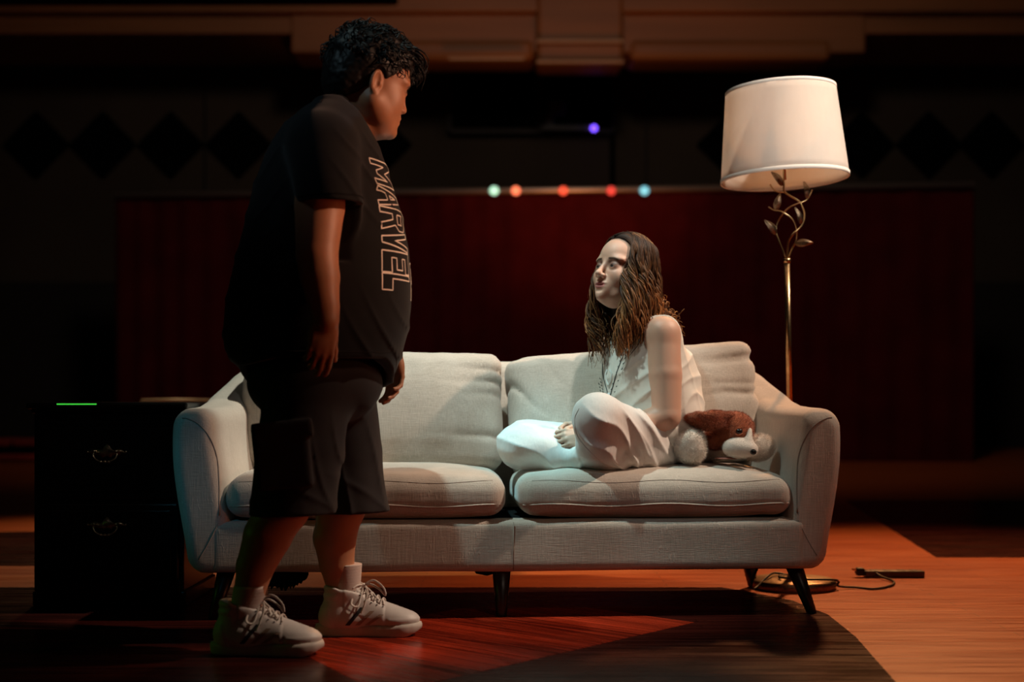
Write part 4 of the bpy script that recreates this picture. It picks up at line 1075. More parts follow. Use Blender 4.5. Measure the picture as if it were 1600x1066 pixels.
if len(P) > 5: obj('stitching', tube(P, .0008, 4), M['tee'], tee)
# shoulder seam
P = [on_surface(tb_, (x, y, 1.8), (0, 0, -1), .0004) for x, y in ((-.515, 3.69), (-.508, 3.65), (-.505, 3.61), (-.507, 3.57))]
P = [p for p in P if p is not None]
if len(P) > 2: obj('seam', tube(P, .0010, 5), M['rib'], tee)
P = [on_surface(tb_, W(px, py, 2.9), (0, 1, 0), .0006) for px, py in ()]
# sideways block lettering in outline down the chest
GL = {'M': [[(0, 0), (0, 1), (.25, 1), (.5, .5), (.75, 1), (1, 1), (1, 0), (.79, 0), (.79, .55), (.57, .15), (.43, .15), (.21, .55), (.21, 0)]],
      'A': [[(0, 0), (.33, 1), (.67, 1), (1, 0), (.76, 0), (.68, .24), (.32, .24), (.24, 0)], [(.4, .42), (.5, .75), (.6, .42)]],
      'R': [[(0, 0), (0, 1), (.72, 1), (.98, .86), (.98, .60), (.74, .45), (1, 0), (.72, 0), (.5, .38), (.25, .38), (.25, 0)], [(.25, .58), (.25, .80), (.68, .80), (.68, .58)]],
      'V': [[(0, 1), (.25, 1), (.5, .35), (.75, 1), (1, 1), (.66, 0), (.34, 0)]],
      'E': [[(0, 0), (0, 1), (1, 1), (1, .76), (.3, .76), (.3, .62), (.85, .62), (.85, .40), (.3, .40), (.3, .24), (1, .24), (1, 0)]],
      'L': [[(0, 0), (0, 1), (.3, 1), (.3, .25), (1, .25), (1, 0)]]}
def put_word(word, cells, y0, hgt, w_, slant=.12):
    for ch, (za, zb_) in zip(word, cells):
        parts = []
        for poly in GL[ch]:
            pts = [(.3, y0 + v * hgt + slant * max(0, za + (zb_ - za) * uu - 1.05), za + (zb_ - za) * uu) for uu, v in poly]
            vf = ribbon_on(tb_, pts, (-1, 0, 0), w_, .0009, 6, True)
            if vf[0]: parts.append(vf)
        if parts: obj('printed_letter', join(parts), M['print'], tee, smooth=False)
zz = lambda py: CAMZ + (625 - py) * 3.57 / 2100
put_word('MARVEL', [(zz(243), zz(284)), (zz(287), zz(318)), (zz(320), zz(356)), (zz(357), zz(388)), (zz(390), zz(424)), (zz(426), zz(452))], 3.572, .125, .0034)
put_word('EL', [(zz(402), zz(432)), (zz(434), zz(462))], 3.725, .10, .0034)
for o in tee.children: o.location = (0, 0, 0)

# cargo shorts
S = SDF()
S.ell(W(492, 600, YM), (.185, .215, .12), None, .04)
S.chain([W(478, 630, 3.63), W(470, 700, 3.615), W(457, 806, 3.60)], [.118, .117, .112], .03)
S.chain([W(522, 630, 3.86), W(540, 710, 3.87), W(549, 798, 3.87)], [.118, .107, .100], .03)
def sh_folds(X, Y, Z):
    w = np.abs(np.sin((X + .25 * Z) * 34 + 2.4 * vnoise(X * 5, Y * 5, Z * 3.5, 31)))
    w2 = np.abs(np.sin((Z + .5 * X) * 44 + 2.4 * vnoise(X * 6, Y * 6, Z * 6, 33)))
    return .004 * vnoise(X * 8, Y * 8, Z * 6, 30) - .006 * (1 - w) ** 3 * sstep(.68, .55, Z) * sstep(-.56, -.50, X + 0 * Y) - .004 * (1 - w2) ** 3 * sstep(.52, .42, Z)
S.disp(sh_folds, (-.9, 3.3, .3), (-.1, 4.2, .9))
S.raw(lambda X, Y, Z: np.maximum(Z - np.where(Y < 3.74, .374 + .02 * (X + .6), .362 + .01 * X), 0 * X - .2), (-.85, 3.4, .2), (-.2, 4.1, .392), .002, 'sub')
S.chain([W(470, 740, 3.612), W(457, 830, 3.60)], [.088, .104], .004, 'sub'); S.chain([W(540, 740, 3.87), W(549, 830, 3.87)], [.080, .093], .004, 'sub')
S.boxp(W(441, 712, 3.492), (.074, .020, .088), .012, [[1, .12, .10], [-.12, 1, 0], [-.10, 0, 1]], .006)
S.boxp(W(441, 672, 3.484), (.080, .014, .024), .007, [[1, .12, .10], [-.12, 1, 0], [-.10, 0, 1]], .002)
shorts = sobj('shorts', S.mesh([((-.76, 3.40, .33), (-.22, 4.05, .84), .0055)]), M['shorts'], man); mlink(shorts)

# high-top shoes
def shoe(pos, yaw, sock_top):
    t = empty('shoe', '', '', pos, yaw); del t['label']; del t['category']; t.parent = man; t.location = Vector(pos) - man_off
    S = SDF()
    S.ell((.235, .0, .048), (.066, .046, .030), None, .02)
    S.cap((.10, 0, .052), (.225, 0, .044), .046, .038, .02); S.cap((.055, 0, .055), (.10, 0, .055), .040, .044, .02)
    S.cap((.058, 0, .055), (.076, 0, .128), .043, .046, .02); S.cap((.095, 0, .120), (.20, 0, .062), .030, .030, .025)
    S.cap((.074, 0, .135), (.100, 0, .125), .043, .036, .015)
    S.raw(lambda X, Y, Z: .026 - Z, (-.02, -.08, -.04), (.34, .08, .05), .002, 'and')
    S.raw(lambda X, Y, Z: np.maximum(Z - .30, (.150 - .22 * (X - .02) + 10 * (np.maximum(X - .06, 0)) ** 2 * 0) - Z), (-.03, -.09, .10), (.16, .09, .24), .004, 'sub')
    S.cap((.084, 0, .10), (.082, 0, .24), .036, .038, .004, 'sub')
    # overlay panels: toe cap edge, heel, eyestay
    S.disp(lambda X, Y, Z: -.0016 * sstep(.200, .204, X - .25 * np.abs(Y)) * sstep(.058, .050, Z) - .0016 * sstep(.055, .050, X + (Z - .05) * .3) * sstep(.09, .085, Z)
           - .0020 * sstep(.030, .027, np.abs((Z - .050) - .52 * (.215 - X))) * sstep(.205, .200, X) * sstep(.085, .09, X)
           - .0030 * np.sin(np.clip((Z - .105) / .045, 0, 1) * 2 * PI) ** 2 * sstep(.075, .06, X), (-.03, -.09, 0), (.33, .09, .2))
    up = sobj('upper', S.mesh([((-.02, -.075, .01), (.325, .075, .20), .0030)]), M['leather'], t); bv = bvh_of(up)
    # sole
    pts = []; N_ = 56
    def hw(a): return np.interp(a, [0, .01, .04, .09, .15, .21, .26, .29, .303, .308], [.0, .022, .036, .040, .040, .049, .048, .036, .018, 0])
    V, F = [], []; A_ = [.308 * (0.5 - .5 * math.cos(PI * i / 27)) for i in range(28)]
    outl = [(a, hw(a)) for a in A_] + [(a, -hw(a)) for a in A_[::-1][1:-1]]; n = len(outl)
    lv = [(.94, lambda a: .001 + .020 * max(0, (a - .25) / .058) ** 2), (1.0, lambda a: .007 + .016 * max(0, (a - .25) / .058) ** 2), (1.02, lambda a: .024 + .006 * max(0, (a - .2) / .1)), (.99, lambda a: .033 + .006 * max(0, (a - .2) / .1)), (.9, lambda a: .034 + .006 * max(0, (a - .2) / .1))]
    for sc_, zf in lv:
        for a, b in outl: V.append(Vector((.154 + (a - .154) * (sc_ * .5 + .5), b * sc_, zf(a))))
    F = [tuple(range(n))[::-1], tuple(range(4 * n, 5 * n))] + [(j * n + i, j * n + (i + 1) % n, j * n + n + (i + 1) % n, j * n + n + i) for j in range(4) for i in range(n)]
    obj('sole', (V, F), M['sole'], t)
    # side stripes on both flanks
    for s in (-1, 1):
        for k, (x0, mt) in enumerate(((.092, 'stripe_dark'), (.120, 'stripe_tan'), (.147, 'stripe_tan'))):
            V, F = [], []
            for i in range(8):
                q = i / 7; xx = x0 + .042 * q; z = .036 + (.050 - .010 * k) * q
                for w_ in (0, .0135):
                    h = on_surface(bv, (xx + w_, s * .2, z), (0, -s, 0), .0010)
                    V.append(h if h is not None else Vector((xx + w_, s * .045, z)))
            for i in range(7): F.append((2 * i, 2 * i + 1, 2 * i + 3, 2 * i + 2))
            obj('stripe', (V, F), M[mt], t, smooth=False)
    # tongue, sock, laces
    S = SDF(); S.cap((.122, 0, .115), (.118, 0, .168), .020, .022, .01, flat=((1, 0, .35), .45)); S.cap((.17, 0, .095), (.122, 0, .13), .018, .022, .01, flat=((.45, 0, 1), .4))
    sobj('tongue', S.bounds_mesh(.003, .0), M['leather'], t)
    S = SDF(); S.cap((.090, 0, .10), (.090 + sock_top[0], sock_top[1], sock_top[2]), .038, .0465, .01); S.raw(lambda X, Y, Z: Z - sock_top[2] - .002, (-.1, -.1, .05), (.2, .1, .4), .003, 'and')
    S.disp(lambda X, Y, Z: .0006 * np.sin(Z * 700 + 3 * vnoise(X * 20, Y * 20, Z * 8, 6)), (-.1, -.1, .05), (.2, .1, .3))
    sobj('sock', S.mesh([((-.02, -.07, .09), (.15, .07, sock_top[2] + .02), .0035)]), M['sock'], t)
    rows = [(.205 - i * .0185, .079 + i * .0125) for i in range(7)]; lp = []
    def top(x, y):
        h = on_surface(bv, (x + .06, y, .30 + 0), Vector((-.22, 0, -1)), .0022); return h
    vis = []
    for i in range(6):
        x0 = .200 - i * .0165; x1 = x0 - .012
        for s in (-1, 1):
            a = on_surface(bv, (x0, s * .024, .3), (0, 0, -1), .003); b = on_surface(bv, (x1, -s * .024, .3), (0, 0, -1), .003); m_ = on_surface(bv, ((x0 + x1) / 2, 0, .3), (0, 0, -1), .006 + .002 * s)
            if a and b and m_ and max(a.z, b.z) - min(a.z, b.z) < .035: obj('lace', tube(catmull([a, m_, b], 4), .0030, 6, (Vector((0, 0, 1)), .45)), M['lace'], t); vis.append((a, b))
        for s in (-1, 1):
            a = on_surface(bv, (x0 - .002, s * .030, .3), (0, 0, -1), .0006)
            if a: obj('eyelet', ball(a, .0030, 10, 6, (1, 1, .4)), M['stripe_dark'], t)
    k0 = Vector((.140, -.002, .146))
    obj('lace_knot', ball(k0, .0072, 12, 8, (1, 1.2, .8)), M['lace'], t)
    loops = [[k0, k0 + Vector((.030, -.010, .014)), k0 + Vector((.058, -.014, -.006)), k0 + Vector((.064, -.016, -.028)), k0 + Vector((.050, -.013, -.014)), k0 + Vector((.024, -.008, .002)), k0],
             [k0, k0 + Vector((-.020, -.026, -.018)), k0 + Vector((-.030, -.044, -.048)), k0 + Vector((-.012, -.046, -.056)), k0 + Vector((-.004, -.030, -.030)), k0],
             [k0, k0 + Vector((.014, -.028, -.016)), k0 + Vector((.008, -.045, -.050)), k0 + Vector((-.002, -.050, -.075))],
             [k0, k0 + Vector((.020, .004, -.020)), k0 + Vector((.040, -.010, -.040)), k0 + Vector((.044, -.022, -.055))],
             [Vector((.112, -.034, .140)), Vector((.128, -.020, .148)), k0], [Vector((.112, .034, .140)), Vector((.128, .020, .148)), k0]]
    for lpz in loops: obj('lace', tube(catmull(lpz, 8), .0032, 6, (Vector((0, 1, 0)), .5)), M['lace'], t)
    return t
shoe((-.808, 3.600, 0), math.radians(-4), (.022, 0, .182))
shoe((-.568, 3.885, 0), math.radians(-1), (-.002, 0, .205))
# ---------------------------------------------------------------- the seated woman
GY = 4.47
girl = empty('person', 'seated person in white sleeveless blouse and trousers with long wavy brown hair, looking up', 'person', (.48, GY, .45))
g_off = Vector((.48, GY, .45))
def glink(o): o.location = -g_off; return o
gh = W(975, 423, 4.46)
gp, gt = math.radians(180 + 42), math.radians(-14)
gf = Vector((math.cos(gp) * math.cos(gt), math.sin(gp) * math.cos(gt), -math.sin(gt))); gf, gl, gu = frame(gf, (.03, 0, 1))
B = SDF(); gg = dict(s=1.02, w=.067, cheekw=.90, jaww=.80, nose=1.12, lid=.38, mouth=.0018, chin=.007, brow=.004)
TG = build_head(B, gh, gf, gl, gu, gg)
gn = W(1003, 522, 4.50)
B.cap(TG(-.020, 0, -.06), gn, .043, .050, .02)
tf, tl, _ = frame((-.80, -.60, 0)); ctr = W(1012, 560, 4.50)       # tl points to her left = towards the camera's right
Rt = [list(tf), list(tl), [0, 0, 1]]
ns = W(1036, 522, 4.375); fs = W(962, 528, 4.62)
B.cap(ns, fs, .052, .050, .03); B.ell(ctr, (.095, .145, .13), Rt, .04)
B.ell(W(1028, 630, 4.52), (.095, .13, .12), Rt, .04); B.ell(W(1035, 690, 4.52), (.11, .165, .10), Rt, .04)
el, wr = W(1042, 650, 4.335), W(922, 687, 4.34)
B.chain([ns, ns.lerp(el, .5), el, el.lerp(wr, .35), wr], [.054, .055, .045, .038, .023], .02)
hand(B, wr, Vector((-1, -.25, .10)), Vector((.15, .75, -.45)), Vector((.1, .45, 1)), [1.15, 1.25, 1.35, 1.45], (.85, .35, .5), .90, .4)
fe, fw = W(958, 640, 4.66), W(918, 668, 4.43)
B.chain([fs, fe, fw], [.050, .038, .023], .02)
hand(B, fw, Vector((-1, -.30, -.15)), Vector((.1, -.75, -.5)), Vector((-.2, -.1, 1)), [1.1, 1.2, 1.3, 1.35], (.8, .3, .4), .90, .4)
hipn, hipf = W(1036, 702, 4.42), W(1010, 698, 4.62)
kn, an = W(935, 652, 4.22), W(950, 715, 4.42)
kf, af = W(828, 698, 4.45), W(915, 714, 4.38)
B.chain([hipn, kn, an], [.075, .052, .040], .03); B.chain([hipf, kf, af], [.075, .052, .040], .03)
B.ell(an + Vector((.04, .05, -.01)), (.06, .035, .03), None, .02); B.ell(af + Vector((.05, .0, -.01)), (.06, .035, .03), None, .02)
skf = (.66, .39, .28)
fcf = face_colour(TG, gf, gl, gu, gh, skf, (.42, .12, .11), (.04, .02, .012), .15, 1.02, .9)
zc = gh.z - .15
gb = sobj('body', B.mesh([((gh.x - .15, gh.y - .15, zc), (gh.x + .16, gh.y + .15, gh.z + .15), .0025),
     ((-.10, 4.05, .42), (.72, 4.85, zc + .002), .0048), ((wr.x - .14, 4.22, .47), (wr.x + .01, 4.6, .65), .0025)]), M['skin_f'], girl, fcf); glink(gb)
eyes(girl, TG, gf, gl, gu, W(615, 150, 3.76) - gh, (.05, .035, .03), 1.02)
for o in girl.children:
    if o.name.startswith('eye'): glink(o)

# blouse: loose, sleeveless, split neckline
S = SDF()
lv = [(1, 520, .060, .150), (1, 545, .098, .158), (1, 575, .120, .165), (1, 600, .135, .172), (1, 630, .145, .178), (1, 660, .150, .185), (1, 700, .150, .19)]
cxs = {520: (1008, 4.50), 545: (1006, 4.50), 575: (1008, 4.495), 600: (1010, 4.495), 630: (1015, 4.50), 660: (1018, 4.50), 700: (1020, 4.50)}
for i in range(len(lv) - 1):
    (_, y0, a0, b0), (_, y1, a1, b1) = lv[i], lv[i + 1]
    p0, p1 = W(cxs[y0][0], y0, cxs[y0][1]), W(cxs[y1][0], y1, cxs[y1][1])
    S.ell(p0.lerp(p1, .5), ((a0 + a1) / 2, (b0 + b1) / 2, .075), Rt, .05)
S.cap(W(1036, 517, 4.405), W(967, 524, 4.60), .054, .050, .03)
S.ell(W(1062, 610, 4.50), (.060, .07, .13), None, .05)
S.ell(W(1068, 645, 4.50), (.055, .08, .07), None, .04)
# armhole for the near arm, neckline
ad_ = (el - ns)
S.cap(ns + Vector((.004, -.02, .035)), ns + ad_ * .40 + Vector((0, -.03, 0)), .050, .056, .004, 'sub')
S.cap(W(962, 528, 4.68), W(955, 600, 4.72), .045, .05, .004, 'sub')
S.cap(gn + Vector((0, 0, -.015)), TG(-.01, 0, -.05), .052, .075, .005, 'sub')
vt = W(962, 520, 4.33); vb = W(945, 592, 4.33)
S.cap(W(975, 505, 4.42), W(953, 572, 4.365), .045, .022, .006, 'sub'); S.cap(W(953, 572, 4.365), W(948, 600, 4.355), .010, .004, .004, 'sub')
def bl_folds(X, Y, Z):
    w = np.abs(np.sin((X * .9 - Z * .8) * 40 + 2.2 * vnoise(X * 8, Y * 8, Z * 6, 41))); w2 = np.abs(np.sin((X + .4 * Z) * 60 + 2.5 * vnoise(X * 9, Y * 9, Z * 5, 42)))
    return .004 * vnoise(X * 12, Y * 12, Z * 8, 40) - .005 * (1 - w) ** 1.6 * sstep(.92, .80, Z) - .0025 * (1 - w2) ** 1.6 * sstep(.50, .54, X)
S.P.insert(len(S.P) - 6, (np.array((.1, 4.1, .45)), np.array((.8, 4.8, 1.02)), bl_folds, 0, 'disp'))
bl = sobj('blouse', S.mesh([((.16, 4.22, .47), (.74, 4.80, 1.0), .0042)]), M['blouse'], girl); glink(bl); bb_ = bvh_of(bl)
# dark embroidered vines and the pale ribbon, drawn onto the front
view = lambda px, py: (W(px, py, 4.0), Vector((px - 800, 2100, 625 - py)).normalized())
def on_bl(px, py, off=.0012, bv=None):
    p, d = view(px, py); h = (bv or bb_).ray_cast(p, d)
    return None if h[0] is None else h[0] + (h[1] if h[1].dot(d) < 0 else -h[1]) * off
def drawn(pts, r, name, m, parent, n=5, flat=None):
    P = [on_bl(*p) for p in [tuple(q) for q in [(v.x, v.y) for v in catmull([Vector((a, b, 0)) for a, b in pts], n)]]]
    P = [p for p in P if p is not None]
    P = [p for i, p in enumerate(P) if i == 0 or (p - P[i - 1]).length < .03]
    if len(P) > 2: return obj(name, tube(P, r, 5), m, parent)
drawn([(975, 553), (970, 566), (964, 582), (959, 600), (955, 615), (952, 628)], .0016, 'embroidery', M['embroidery'], bl)
drawn([(942, 568), (942, 582), (945, 597), (949, 612), (951, 628)], .0016, 'embroidery', M['embroidery'], bl)
mot = []
for k in range(16):
    t = k / 15; x = 974 - 20 * t + (3.5 if k % 2 else -3.0); y = 556 + 66 * t; p = on_bl(x, y)
    if p: mot.append(tube([p, p + Vector((.004, -.001, .003)), p + Vector((.005, -.001, .007))], [.0016, .0013, .0006], 5))
    x = 941 + 9 * t - (3.5 if k % 2 else 7); y = 585 + 40 * t; p = on_bl(x, y)
    if p: mot.append(tube([p, p + Vector((-.004, -.001, .003)), p + Vector((-.003, -.001, .007))], [.0016, .0013, .0006], 5))
if mot: o = obj('embroidered_motifs', join(mot), M['embroidery'], bl); o['kind'] = 'stuff'
P = [on_bl(x, y, .003) for x, y in ((950, 578), (947, 586), (949, 596), (952, 603), (956, 594), (957, 584), (954, 578))]
P = [p for p in P if p]; 
if len(P) > 3: obj('ribbon', tube(P, .0028, 6), M['ribbon'], bl)
P = [on_bl(x, y, .004) for x, y in ((953, 614), (953, 628))]; P = [p for p in P if p]
if len(P) == 2: obj('pendant', tube(P, [.005, .0045], 8), M['bead'], bl)
p0 = W(1028, 497, 4.36); P = [on_surface(bb_, W(x, y, 3.9) , Vector((x - 800, 2100, 625 - y)), .0005) for x, y in ((1046, 512), (1056, 530), (1062, 550), (1064, 575))]
P = [p for p in P if p]
if len(P) > 2: obj('armhole_seam', tube(catmull(P, 5), .0012, 5), M['blouse'], bl)

# loose crinkled trousers
S = SDF()
S.ell(W(1045, 698, 4.52), (.105, .15, .082), None, .04)
S.chain([hipn, hipn.lerp(kn, .5) + Vector((0, 0, .0)), kn], [.072, .082, .078], .03)
S.chain([kn, W(938, 690, 4.25), W(948, 716, 4.30)], [.076, .080, .056], .03)
S.ell(W(950, 712, 4.30), (.115, .06, .050), None, .03); S.ell(W(1000, 712, 4.36), (.10, .07, .052), None, .03)
S.chain([hipf, kf + Vector((.06, 0, .0))], [.088, .075], .03)
S.ell(W(840, 697, 4.43), (.125, .13, .080), None, .04); S.ell(W(815, 694, 4.42), (.080, .10, .070), None, .04)
S.chain([kf, W(870, 714, 4.36), W(915, 720, 4.33)], [.075, .058, .040], .03)
S.raw(lambda X, Y, Z: .452 - Z, (-.2, 4.0, .30), (.9, 4.9, .62), .006, 'and')
def pt_folds(X, Y, Z):
    w = np.abs(np.sin((X * .72 + Z * .60) * 54 + 2.2 * vnoise(X * 9, Y * 6, Z * 9, 51) + .6)); near = sstep(4.38, 4.28, Y) * sstep(.18, .22, X) * sstep(.50, .40, X); r = 1
    w2 = np.abs(np.sin((Z * 1.0 + X * .42) * 42 + 2.5 * vnoise(X * 6, Y * 6, Z * 5, 52))); far = sstep(.22, .14, X)
    w3 = np.abs(np.sin((X * .9 + Z * .6) * 48 + 2.5 * vnoise(X * 8, Y * 8, Z * 8, 53))); hip = sstep(.34, .42, X)
    return .003 * vnoise(X * 18, Y * 18, Z * 18, 50) - .011 * (1 - w) ** 1.5 * near * sstep(.68, .61, Z) + .005 * near - .006 * (1 - w2) ** 1.5 * far + .004 * far - .005 * (1 - w3) ** 2 * hip
S.P.insert(len(S.P) - 1, (np.array((-.2, 4.0, .40)), np.array((.8, 4.9, .8)), pt_folds, 0, 'disp'))
tr = sobj('trousers', S.mesh([((-.14, 4.08, .43), (.72, 4.82, .76), .0044)]), M['gauze'], girl); glink(tr)
tv = bvh_of(tr)
def seam_on(bv, pts, r, name, m, parent, off=.0006):
    P = []
    for a, b in [(v.x, v.y) for v in catmull([Vector((a, b, 0)) for a, b in pts], 6)]:
        p, d = W(a, b, 3.9), Vector((a - 800, 2100, 625 - b)).normalized(); h = bv.ray_cast(p, d)
        if h[0] is not None: P.append(h[0] + (h[1] if h[1].dot(d) < 0 else -h[1]) * off)
    P = [p for i, p in enumerate(P) if i == 0 or (p - P[i - 1]).length < .04]
    if len(P) > 2: obj(name, tube(P, r, 5), m, parent)
seam_on(tv, [(905, 638), (898, 655), (902, 680), (918, 702), (940, 722), (960, 731)], .0014, 'seam', M['gauze'], tr)

# hair: a cap on the skull and many wavy locks that fall over the shoulders
Hs = SDF(); Rh = [list(gf), list(gl), list(gu)]
def HG(c, r, k=.02, mode='add'): Hs.ell(c, tuple(x * 1.02 for x in r), Rh, k, mode)
HG(TG(-.018, 0, .028), (.104, .078, .099), .01); HG(TG(-.050, 0, -.03), (.072, .078, .090), .03)
Hs.chain([TG(-.060, 0, -.06), W(1020, 500, 4.52), W(1040, 535, 4.56)], [.062, .058, .035], .03)
Hs.chain([TG(-.030, .055, -.04), W(1003, 495, 4.43), W(1003, 515, 4.40)], [.034, .032, .016], .02)
Hs.chain([TG(-.030, -.055, -.04), W(956, 500, 4.54), W(950, 525, 4.52)], [.034, .026, .012], .02)
HG(TG(.085, 0, -.055), (.082, .072, .108), .01, 'sub'); HG(TG(.092, 0, .040), (.052, .042, .034), .012, 'sub')
Hs.disp(lambda X, Y, Z: .003 * vnoise(X * 60, Y * 60, Z * 24, 61), np.array(gh) - .35, np.array(gh) + .2)
Cd, Cl = np.array((.024, .009, .005)), np.array((.85, .36, .12))
def hcol(V):
    t = sstep(.05, -.22, V[:, 2] - gh.z)[:, None]; return Cd * (1 - .3 * t)
ghair = sobj('hair', Hs.mesh([((gh.x - .17, gh.y - .16, gh.z - .30), (gh.x + .22, gh.y + .24, gh.z + .14), .0040)]), M['hair_f'], girl, hcol); glink(ghair)
r_ = random.Random(17); V_, F_, Cc_ = [], [], []
def lock(P, r, tone, sides=6):
    n = len(P); rs = [r * (min(1, .35 + k / n * 3) * (1 - max(0, (k / n - .62) / .38) ** 1.5 * .88)) for k in range(n)]
    v, f = tube(P, rs, sides, (Vector((r_.uniform(-1, 1), r_.uniform(-1, 1), r_.uniform(-.3, .3))), .55)); b = len(V_)
    V_.extend(v); F_.extend([tuple(i + b for i in q) for q in f])
    for k in range(n):
        t = (k / (n - 1)) ** 1.8; c = Cd * (1 - t) + (Cd * (1 - tone) + Cl * tone) * t; Cc_.extend([c] * sides)  # light on the lower curls is put into the colour, brighter towards the ends
def fall(az, root_c, end, amp, r, tone, drop=.0):
    """root near the parting, over the skull at bearing az, then down to end (world point)"""
    s = math.sin(az); c = math.cos(az); root = TG(.045 * max(0, c) + .0 - .04 * max(0, -c), .010 * (1 if s > 0 else -1), .125 - .02 * max(0, -c))
    side1 = TG(.085 * c - .018, .070 * s, .085 + root_c); side2 = TG(.110 * c - .018, .084 * s, .010 + root_c); side3 = TG(.118 * c - .024, .094 * s, -.065)
    mid = side3.lerp(end, .5) + Vector((0, 0, .0)) + (side3 - gh).normalized() * .022
    P = catmull([root, side1, side2, side3, mid, end], 7); n = len(P); ph = 4 * math.sin(az * 4) + 2.5 * math.sin(az * 9) + r_.uniform(-.9, .9); fq = r_.uniform(17, 21); out = []
    for k, p in enumerate(P):
        t = k / (n - 1); a = amp * sstep(.15, .6, t); T = (P[min(k + 1, n - 1)] - P[max(k - 1, 0)]).normalized(); e1 = T.cross(Vector((.3, .9, .1))).normalized(); e2 = T.cross(e1)
        out.append(p + e1 * a * math.sin(ph + fq * t) + e2 * a * .8 * math.cos(ph + fq * t))
    lock(out, r, tone)
for i in range(760):                                              # near side: over the ear and onto the near shoulder
    az = math.radians(r_.uniform(47, 178)); q = max(0, math.degrees(az) - 62) / 116
    ex = 968 + 95 * q ** 1.15 + r_.uniform(-10, 8); ey = 552 - 30 * q + r_.uniform(-34, 12); eY = 4.355 + .20 * q + r_.uniform(-.02, .03)
    if q > .35 and q < .75: ey -= 34
    fall(az, r_.uniform(-.012, .012), W(ex, ey, eY), r_.uniform(.010, .020), r_.uniform(.0018, .0044), r_.uniform(.05, 1.0) ** 1.2)
for i in range(300):                                              # far side, hanging by the cheek and chest
    az = math.radians(r_.uniform(-175, -54)); q = max(0, -68 - math.degrees(az)) / 107
    if q < .55: e = W(935 + 22 * q * 2 + r_.uniform(-12, 12), 562 + r_.uniform(-55, 14), 4.46 + .06 * q + r_.uniform(-.02, .02))
    else: e = W(1000 + 60 * q + r_.uniform(-12, 12), 540 + r_.uniform(-30, 16), 4.60)
    fall(az, r_.uniform(-.012, .012), e, r_.uniform(.008, .016), r_.uniform(.0018, .0040), r_.uniform(0, .7) ** 1.5)
for i in range(70):                                               # behind the shoulder, seen past the blouse
    az = math.radians(r_.uniform(150, 200)); e = W(1062 + r_.uniform(-22, 8), 540 + r_.uniform(-30, 18), 4.56 + r_.uniform(-.03, .05))
    fall(az, r_.uniform(-.01, .01), e, r_.uniform(.004, .008), r_.uniform(.002, .004), r_.uniform(.1, .9))
for i in range(40):                                               # curled stray ends
    e = W(925 + r_.uniform(-4, 14), 490 + r_.uniform(-30, 60), 4.46); fall(math.radians(r_.uniform(-110, -75)), 0, e, .012, .0016, .4)
me = mesh_from('lock', V_, F_); paint(me, np.array(Cc_)); o = link('locks', me, M['hair_f'], ghair); o['kind'] = 'stuff'
# smooth strands on the crown, either side of the parting
V_, F_, Cc_ = [], [], []
for i in range(240):
    s = 1 if i % 2 else -1; a0 = r_.uniform(-.105, .078); P = []
    for k in range(9):
        t = k / 8; ang = t * 1.45; a = a0 - .035 * t * (a0 > .0); q = math.sqrt(max(.02, 1 - ((a + .018) / .110) ** 2))
        P.append(TG(a, s * (.003 + .083 * q * math.sin(ang)), .028 + .104 * q * math.cos(ang)))
    lock(P, r_.uniform(.0022, .0036), r_.uniform(0, .25), 5)
me = mesh_from('strand', V_, F_); paint(me, np.array(Cc_)); o = link('crown_strands', me, M['hair_f'], ghair); o['kind'] = 'stuff'

# ---------------------------------------------------------------- plush dog
DP = W(1135, 716, 4.40)
dog = empty('plush_dog', 'plush toy dog, rust brown and white, lying beside the seated person', 'toy', (DP.x, 4.42, .455))
d_off = Vector((DP.x, 4.42, .455))
def D(px, py, Y): return W(px, py, Y) - d_off
def dpart(name, S, vox, m, n, ln, wd, seed=1, parent=None, keep=None, jit=.5):
    VQ = S.bounds_mesh(vox, .0); o = sobj(name, VQ, m, parent or dog)
    if n:
        P, Ft = fur(VQ, n, ln, wd, jit, seed, .2, keep); f = obj('fur', (P.tolist(), Ft.tolist()), m, o, smooth=False); f['kind'] = 'stuff'
    return o
S = SDF(); S.chain([D(1105, 695, 4.52), D(1060, 692, 4.56)], [.055, .060], .03); S.chain([D(1150, 692, 4.50), D(1105, 695, 4.52)], [.045, .055], .03)
dpart('torso', S, .005, M['plush_w'], 4000, .006, .0004, 2)
S = SDF(); S.ell(D(1146, 668, 4.40), (.066, .060, .052), None, .02); S.ell(D(1150, 682, 4.38), (.050, .05, .040), None, .02); S.ell(D(1118, 686, 4.42), (.045, .05, .035), None, .02)
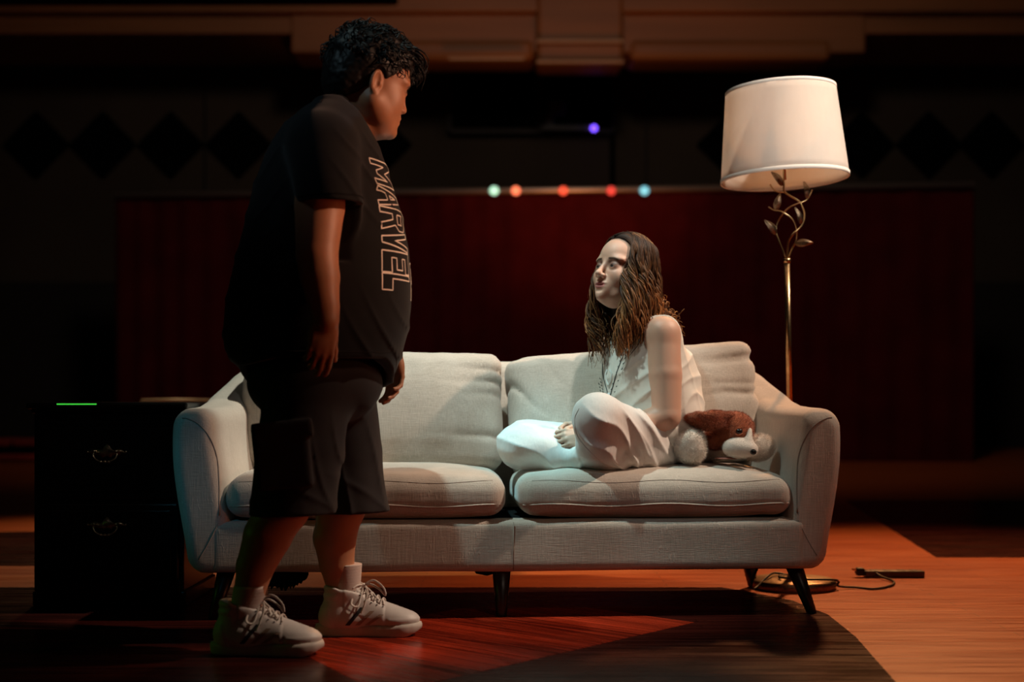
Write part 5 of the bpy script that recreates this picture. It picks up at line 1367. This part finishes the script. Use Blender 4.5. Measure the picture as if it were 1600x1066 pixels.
S.ell(D(1166, 694, 4.335), (.030, .03, .020), None, .012, 'sub')
dpart('head', S, .004, M['plush_b'], 11000, .008, .0004, 3, jit=.5)
S = SDF(); S.ell(D(1153, 700, 4.335), (.050, .044, .034), None, .02); S.ell(D(1168, 702, 4.315), (.034, .030, .026), None, .012); S.cap(D(1170, 688, 4.318), D(1172, 672, 4.335), .013, .006, .012)
mz = dpart('muzzle', S, .0035, M['plush_w'], 6000, .004, .0003, 4)
S = SDF(); S.ell(D(1135, 716, 4.36), (.040, .040, .0035), None, .005); dpart('mouth', S, .003, M['plush_pink'], 0, 0, 0)
obj('nose', ball(D(1177, 706.5, 4.284), .0100, 20, 14, (1.0, .8, .95)), M['plush_black'], dog)
S = SDF(); S.ell(D(1154, 673.5, 4.342), (.0125, .008, .0085), None, .002); 
obj('eye', ball(D(1155, 674, 4.327), .0095, 20, 14, (1.15, .8, .9)), M['plush_black'], dog)
obj('eyelid', tube(catmull([D(1148, 678, 4.319), D(1154, 680, 4.317), D(1160, 677.5, 4.319)], 5), .0014, 6), M['plush_b'], dog)
S = SDF(); S.chain([D(1136, 652, 4.37), D(1112, 655, 4.345), D(1088, 657, 4.345), D(1079, 656, 4.35)], [.024, .034, .031, .024], .02, flat=((.1, .62, .78), .60))
S.ell(D(1112, 664, 4.345), (.042, .022, .018), None, .02)
S.disp(lambda X, Y, Z: .003 * vnoise(X * 40, Y * 40, Z * 60, 71), (-.3, -.3, 0), (.3, .3, .3))
dpart('ear', S, .004, M['plush_b'], 11000, .007, .0004, 5, jit=.5)
S = SDF(); S.cap(D(1076, 695, 4.35), D(1080, 703, 4.345), .050, .044, .02); S.cap(D(1080, 680, 4.40), D(1078, 695, 4.35), .036, .045, .02)
dpart('paw', S, .0045, M['plush_w'], 11000, .011, .0004, 6, jit=.6)
S = SDF(); S.ell(D(1183, 700, 4.40), (.050, .04, .040), None, .02); S.ell(D(1192, 696, 4.42), (.034, .03, .030), None, .02)
dpart('paw', S, .0045, M['plush_w'], 9000, .011, .0004, 7, jit=.6)
